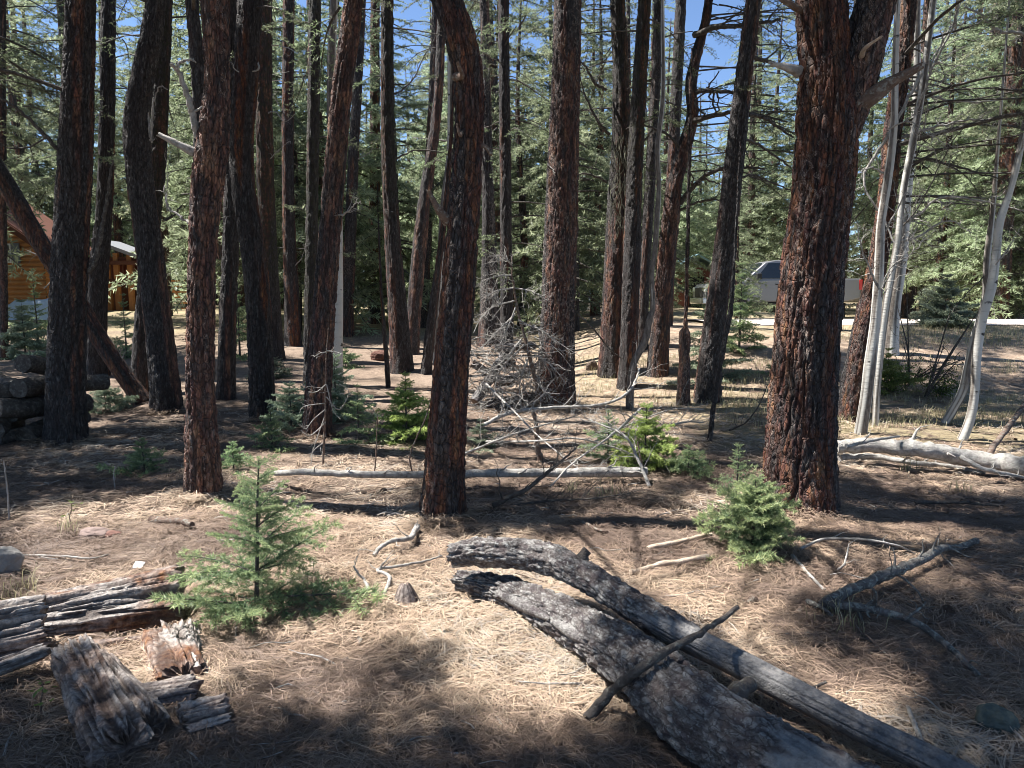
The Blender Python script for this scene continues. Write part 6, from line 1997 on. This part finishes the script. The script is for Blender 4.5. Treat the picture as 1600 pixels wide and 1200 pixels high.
# silver pickup, nose pointing along -X, tail to +X, its flank to the viewer (-Y)
ty = 27.0
pr = P(1325, 487, ty)
pf = P(1092, 487, ty)
Lt = pr[0] - pf[0]
tz = float(H((pr[0] + pf[0]) / 2, ty)) + 0.02
TR = thing("pickup_truck", ((pr[0] + pf[0]) / 2, ty, tz), "silver crew-cab pickup parked beyond the bank, seen between trunks", "pickup truck", rz=0.0)
hl = Lt / 2
prof = [(-hl, 0.55), (-hl, 0.95), (-hl + 0.12, 1.12), (-hl + 1.35, 1.22), (hl - 2.0, 1.22), (hl - 2.0, 1.30), (hl - 0.02, 1.30), (hl - 0.02, 0.62), (hl - 0.5, 0.50), (-hl + 0.5, 0.48)]
prism("body", silver, TR, prof, -0.97, 0.97, 0.05)
cabp = [(-hl + 1.25, 1.18), (-hl + 2.05, 1.86), (-hl + 2.4, 1.94), (hl - 2.35, 1.93), (hl - 1.98, 1.22)]
prism("cab", silver, TR, cabp, -0.95, 0.95, 0.04, lambda x, y, z: (x, y * (1 - 0.13 * max(0, (z - 1.2) / 0.7)), z))
for s in (-1, 1):
    for (x0, x1, x2, x3) in ((-hl + 1.72, -hl + 2.62, -hl + 2.62, -hl + 2.15), (-hl + 2.72, hl - 2.2, hl - 2.42, -hl + 2.72)):
        prism("side_window", glass, TR, [(x0, 1.3), (x1, 1.3), (x2, 1.84), (x3, 1.84)], s * 0.90, s * 0.955, 0.006, lambda x, y, z: (x, y * (1 - 0.13 * max(0, (z - 1.2) / 0.7)) + s * 0.012, z))
    for x0, x1 in ((-hl + 1.70, -hl + 2.66), (-hl + 2.68, hl - 2.12)):
        d = bevel_box("door", silver, TR, (x0, min(s * 0.972, s * 0.955), 0.56), (x1, max(s * 0.972, s * 0.955), 1.22), 0.006)
        bevel_box("handle", black, d, (x1 - 0.28, min(s * 0.995, s * 0.972), 1.08), (x1 - 0.1, max(s * 0.995, s * 0.972), 1.12), 0.006)
    bevel_box("tail_light", redl, TR, (hl - 0.10, min(s * 0.99, s * 0.86), 0.92), (hl + 0.012, max(s * 0.99, s * 0.86), 1.26), 0.012)
    bevel_box("headlight", clear, TR, (-hl - 0.02, min(s * 0.95, s * 0.6), 0.85), (-hl + 0.12, max(s * 0.95, s * 0.6), 1.02), 0.015)
    bevel_box("wing_mirror", black, TR, (-hl + 1.68, min(s * 1.18, s * 0.94), 1.26), (-hl + 1.84, max(s * 1.18, s * 0.94), 1.48), 0.03)
    bevel_box("running_board", black, TR, (-hl + 1.5, min(s * 1.0, s * 0.8), 0.40), (hl - 2.1, max(s * 1.0, s * 0.8), 0.47), 0.01)
    for wx in (-hl + 0.98, hl - 1.15):
        wheel(TR, wx, s * 0.84)
        prism("wheel_arch", black, TR, [(wx + 0.47 * math.cos(a), 0.42 + 0.47 * math.sin(a)) for a in np.linspace(0.05, math.pi - 0.05, 14)], s * 0.955, s * 0.98, 0)
bevel_box("tailgate", silver, TR, (hl - 0.03, -0.84, 0.66), (hl + 0.005, 0.84, 1.28), 0.01)
bevel_box("rear_bumper", chrome, TR, (hl - 0.06, -0.95, 0.45), (hl + 0.14, 0.95, 0.62), 0.03)
bevel_box("front_bumper", chrome, TR, (-hl - 0.12, -0.95, 0.42), (-hl + 0.06, 0.95, 0.62), 0.03)
bevel_box("grille", black, TR, (-hl - 0.03, -0.55, 0.66), (-hl + 0.03, 0.55, 1.0), 0.02)
prism("windscreen", glass, TR, [(-hl + 1.36, 1.30), (-hl + 1.98, 1.83), (-hl + 2.0, 1.80), (-hl + 1.40, 1.28)], -0.74, 0.74, 0.0, lambda x, y, z: (x - 0.03, y, z + 0.02))
prism("rear_window", glass, TR, [(hl - 2.30, 1.82), (hl - 2.04, 1.36), (hl - 2.02, 1.37), (hl - 2.28, 1.83)], -0.7, 0.7, 0.0, lambda x, y, z: (x + 0.012, y, z))


def small_car(label, x, y, col, rz, scale=1.0):
    z = float(H(x, y)); p = mat_plain("car_paint", col, 0.3, 0.05, 3, 0.6, 0.1)
    c = thing("parked_car", (x, y, z), label, "car", None, rz)
    prism("body", p, c, [(-2.2, 0.32), (-2.22, 0.68), (-1.95, 0.84), (-0.95, 0.95), (1.55, 0.98), (2.15, 0.92), (2.2, 0.5), (2.0, 0.3)], -0.88, 0.88, 0.06)
    prism("cabin", p, c, [(-1.0, 0.93), (-0.35, 1.42), (0.9, 1.45), (1.7, 0.97)], -0.82, 0.82, 0.05, lambda a, b, d: (a, b * (1 - 0.16 * max(0, (d - .95) / .5)), d))
    for s in (-1, 1):
        prism("side_window", glass, c, [(-0.72, 1.0), (1.3, 1.02), (0.85, 1.37), (-0.28, 1.36)], s * 0.78, s * 0.83, 0.004, lambda a, b, d: (a, b * (1 - 0.16 * max(0, (d - .95) / .5)) + s * 0.012, d))
        bevel_box("headlight", clear, c, (-2.24, min(s * .8, s * .5), 0.62), (-2.08, max(s * .8, s * .5), 0.76), 0.01)
        bevel_box("tail_light", redl, c, (2.1, min(s * .84, s * .6), 0.7), (2.21, max(s * .84, s * .6), 0.86), 0.01)
        for wx in (-1.35, 1.3): wheel(c, wx, s * 0.76, 0.32, 0.2)
    prism("windscreen", glass, c, [(-0.94, 1.0), (-0.36, 1.40), (-0.34, 1.38), (-0.9, 0.99)], -0.68, 0.68, 0.0, lambda a, b, d: (a - 0.03, b, d + 0.015))


q = P(848, 470, 34); small_car("blue-grey car far off, half hidden behind the stout purplish trunk", q[0], 34, (0.20, 0.26, 0.40), 0.15)
# low pile under a pale blue tarpaulin
q = ground(P(58, 490, 24.5)); nx, ny = 40, 24
uu, vv = np.meshgrid(np.linspace(-1, 1, nx), np.linspace(-1, 1, ny))
zt_ = 0.62 * (1 - np.maximum(np.abs(uu), np.abs(vv)) ** 5) * (0.75 + 0.5 * fbm(np.stack([uu * 1.6, vv * 1.6, 0 * uu], -1), 3, 44)) + 0.05 * fbm(np.stack([uu * 6, vv * 6, 0 * uu], -1), 3, 45) - 0.03
TP = thing("tarpaulin", q, "pale blue tarpaulin over a low pile before the log cabin, behind young firs", "tarpaulin")
MB().add(np.stack([uu * 0.85, vv * 0.6, zt_], -1), grid_faces(ny, nx, False)).build("sheet", mat_plain("pale_blue_tarpaulin", (0.45, 0.55, 0.68), 0.45, 0.08, 8), TP)

# ---- log cabin
cy = 27.0
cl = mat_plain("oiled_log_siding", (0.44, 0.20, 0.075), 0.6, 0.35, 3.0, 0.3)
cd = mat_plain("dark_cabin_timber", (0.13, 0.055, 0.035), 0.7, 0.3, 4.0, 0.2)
roofm = mat_plain("pale_metal_roof", (0.27, 0.27, 0.285), 0.4, 0.1, 2.0, 0.5)
shut = mat_plain("grey_shutter", (0.13, 0.14, 0.16), 0.6)
white = mat_plain("white_trim", (0.75, 0.75, 0.72), 0.5)
xr = P(69, 400, cy)[0]; xl = xr - 7.0
zb = float(H(xr - 2, cy)) - 0.3
eave = P(75, 381, cy)[2]
HB = thing("log_cabin", (xr - 3.5, cy, zb), "orange log cabin with grey-shuttered window and raised deck, seen past the thick trunk", "house")
ox = xr - 3.5


def loc(x, y, z): return (x - ox, y - cy, z - zb)


# gable wall of stacked logs: rounded courses
apex = eave + 2.5
mb = MB()
zz = zb
while zz < apex:
    hw = 0.17
    w0, w1 = xl, xr
    if zz + hw > eave:
        f = (zz + hw - eave) / (apex - eave)
        w0 = xl + (xr - xl) / 2 * f; w1 = xr - (xr - xl) / 2 * f
    n = 7
    aa = np.linspace(-1, 1, n)
    yv = cy - 0.06 * np.cos(aa * math.pi / 2) ; zv = zz + hw / 2 + aa * hw / 2
    V = np.array([[x, y, z] for x in (w0, w1) for y, z in zip(yv, zv)])
    mb.add(np.array([loc(*v) for v in V]), grid_faces(2, n, False))
    zz += hw
wall = mb.build("gable_wall", cl, HB)
Ld = 2.6
for (x0, s) in ((xr, 1), (xl, -1)):
    zz = zb; mb = MB()
    while zz < eave:
        aa = np.linspace(-1, 1, 7)
        V = np.array([[x0 + s * 0.06 * math.cos(a * math.pi / 2) - s * 0.06, y, zz + 0.085 + a * 0.085] for y in (cy, cy + Ld) for a in aa])
        mb.add(np.array([loc(*v) for v in V]), grid_faces(2, 7, False))
        zz += 0.17
    mb.build("side_wall", cl, HB)
mid = (xl + xr) / 2
for s in (-1, 1):
    e = mid + s * (3.5 + 0.35); de = (apex - eave) / 3.5
    pr_ = [(mid, apex + 0.10), (e, eave - 0.35 * de + 0.10), (e, eave - 0.35 * de - 0.02), (mid, apex - 0.02)]
    prism("roof", cd, HB, [(a - ox, b - zb) for a, b in pr_], -0.55, Ld + 0.4, 0.0)
    prism("barge_board", cd, HB, [(a - ox, b - zb - 0.02) for a, b in [(mid, apex + 0.08), (e, eave - 0.35 * de + 0.08), (e, eave - 0.35 * de - 0.14), (mid, apex - 0.14)]], -0.60, -0.555, 0.0)
wx0, wz1, wz0 = P(9, 380, cy)[0], P(9, 381, cy)[2], P(9, 411, cy)[2]
wx1 = P(21, 400, cy)[0]
fr = bevel_box("window", white, HB, loc(wx0, cy - 0.13, wz0), loc(wx1, cy - 0.05, wz1), 0.01)
bevel_box("pane", glass, fr, loc(wx0 + 0.06, cy - 0.145, wz0 + 0.06), loc(wx1 - 0.06, cy - 0.12, wz1 - 0.06), 0)
bevel_box("mullion", white, fr, loc((wx0 + wx1) / 2 - 0.02, cy - 0.16, wz0 + 0.03), loc((wx0 + wx1) / 2 + 0.02, cy - 0.11, wz1 - 0.03), 0)
bevel_box("shutter", shut, HB, loc(wx1 + 0.02, cy - 0.12, wz0 - 0.02), loc(P(34, 400, cy)[0], cy - 0.06, wz1 + 0.02), 0.01)
bevel_box("shutter", shut, HB, loc(wx0 - 0.32, cy - 0.12, wz0 - 0.02), loc(wx0 - 0.02, cy - 0.06, wz1 + 0.02), 0.01)
# lower wing with a deck, farther back
dy_ = 30.0
X0, X1 = P(110, 400, dy_)[0], P(228, 400, dy_)[0]
zr0, zr1 = P(165, 378, dy_)[2], P(232, 402, dy_)[2]
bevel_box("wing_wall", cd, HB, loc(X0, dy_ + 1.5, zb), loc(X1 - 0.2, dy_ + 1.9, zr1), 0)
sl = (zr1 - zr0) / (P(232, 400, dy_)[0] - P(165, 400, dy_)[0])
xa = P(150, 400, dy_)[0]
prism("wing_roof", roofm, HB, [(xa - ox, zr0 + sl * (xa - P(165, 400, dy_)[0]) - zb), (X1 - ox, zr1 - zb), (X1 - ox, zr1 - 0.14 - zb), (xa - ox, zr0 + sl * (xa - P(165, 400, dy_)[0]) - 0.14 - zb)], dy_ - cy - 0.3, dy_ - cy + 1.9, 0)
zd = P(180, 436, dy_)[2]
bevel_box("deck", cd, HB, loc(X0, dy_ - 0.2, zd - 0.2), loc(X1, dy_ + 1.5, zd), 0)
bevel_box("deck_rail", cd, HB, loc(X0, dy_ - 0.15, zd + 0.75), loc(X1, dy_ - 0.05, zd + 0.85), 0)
for x in np.arange(X0 + 0.1, X1, 0.22): bevel_box("baluster", cd, HB, loc(x, dy_ - 0.12, zd), loc(x + 0.05, dy_ - 0.08, zd + 0.75), 0)
for px in (172, 185, 206, 232): 
    x = P(px, 430, dy_)[0]; bevel_box("post", cl, HB, loc(x - 0.09, dy_ - 0.18, zb), loc(x + 0.09, dy_ - 0.02, zr1 + 0.15), 0)
bevel_box("door", black, HB, loc(P(186, 450, dy_)[0], dy_ + 1.44, zb + 0.3), loc(P(203, 450, dy_)[0], dy_ + 1.5, zd - 0.25), 0)  # flat black panel painting the dark of the opening under the deck
for s in range(7):
    x = P(262 + s * 4, 450, dy_)[0]; bevel_box("stair_step", cl, HB, loc(x, dy_ - 0.1, zd - 0.22 * s - 0.1), loc(x + 0.3, dy_ + 0.9, zd - 0.22 * s - 0.04), 0)
prism("stair_rail", cl, HB, [(a - ox, b - zb) for a, b in ((X1, zd + 0.85), (X1, zd + 0.75), (X1 + 1.3, zd - 0.75), (X1 + 1.3, zd - 0.65))], dy_ - cy - 0.16, dy_ - cy - 0.10, 0)

bevel_box("soffit", cd, HB, loc(xa, dy_ - 0.28, zr1 - 0.3), loc(X1 - 0.02, dy_ + 1.85, zr1 - 0.145), 0)
# brown shed with a pale blue roof beyond the pickup's nose
sy = 36.0
a, b_ = P(1060, 450, sy), P(1118, 408, sy)
zs = float(H(a[0] + 1, sy)) - 0.2
SH = thing("shed", ((a[0] + b_[0]) / 2, sy, zs), "small brown shed with a pale blue roof glimpsed above the pickup's bonnet", "shed")
sxc = (a[0] + b_[0]) / 2; hw = (b_[0] - a[0]) / 2; hz = P(1080, 418, sy)[2] - zs
bevel_box("wall", mat_plain("brown_board_wall", (0.16, 0.06, 0.045), 0.7, 0.3, 5), SH, (-hw, 0, 0), (hw, 2.5, hz), 0)
prism("roof", mat_plain("pale_blue_roof", (0.35, 0.55, 0.62), 0.4, 0.1), SH, [(-hw - 0.15, hz), (0, hz + 0.55), (hw + 0.15, hz), (hw + 0.15, hz + 0.06), (0, hz + 0.64), (-hw - 0.15, hz + 0.06)], -0.2, 2.7, 0)
bevel_box("door", black, SH, (-0.35, -0.03, 0), (0.35, 0.0, min(1.7, hz - 0.15)), 0)
bevel_box("sill", white, SH, (0.55, -0.05, 0.95), (0.95, 0.0, 1.0), 0)

# small red sign plate on a stake among the far green
q = P(803, 427, 30.0)
RS = thing("sign", ground(q), "tiny plain red plate on a stake far behind the heap of grey brush", "sign")
zt = float(q[2] - ground(q)[2])
bevel_box("stake", cd, RS, (-0.03, 0, 0), (0.03, 0.05, zt), 0)
bevel_box("plate", redl, RS, (-0.14, -0.02, zt - 0.14), (0.14, 0.0, zt + 0.14), 0.01)
# white barrier block far down the track
q = ground(P(917, 482, 30.0))
o = bevel_box("road_block", white, None, (-0.35, -0.2, 0), (0.35, 0.2, 0.42), 0.05); o.location = q
tag(o, "low white block beside the track beyond the stout purplish trunk", "block")
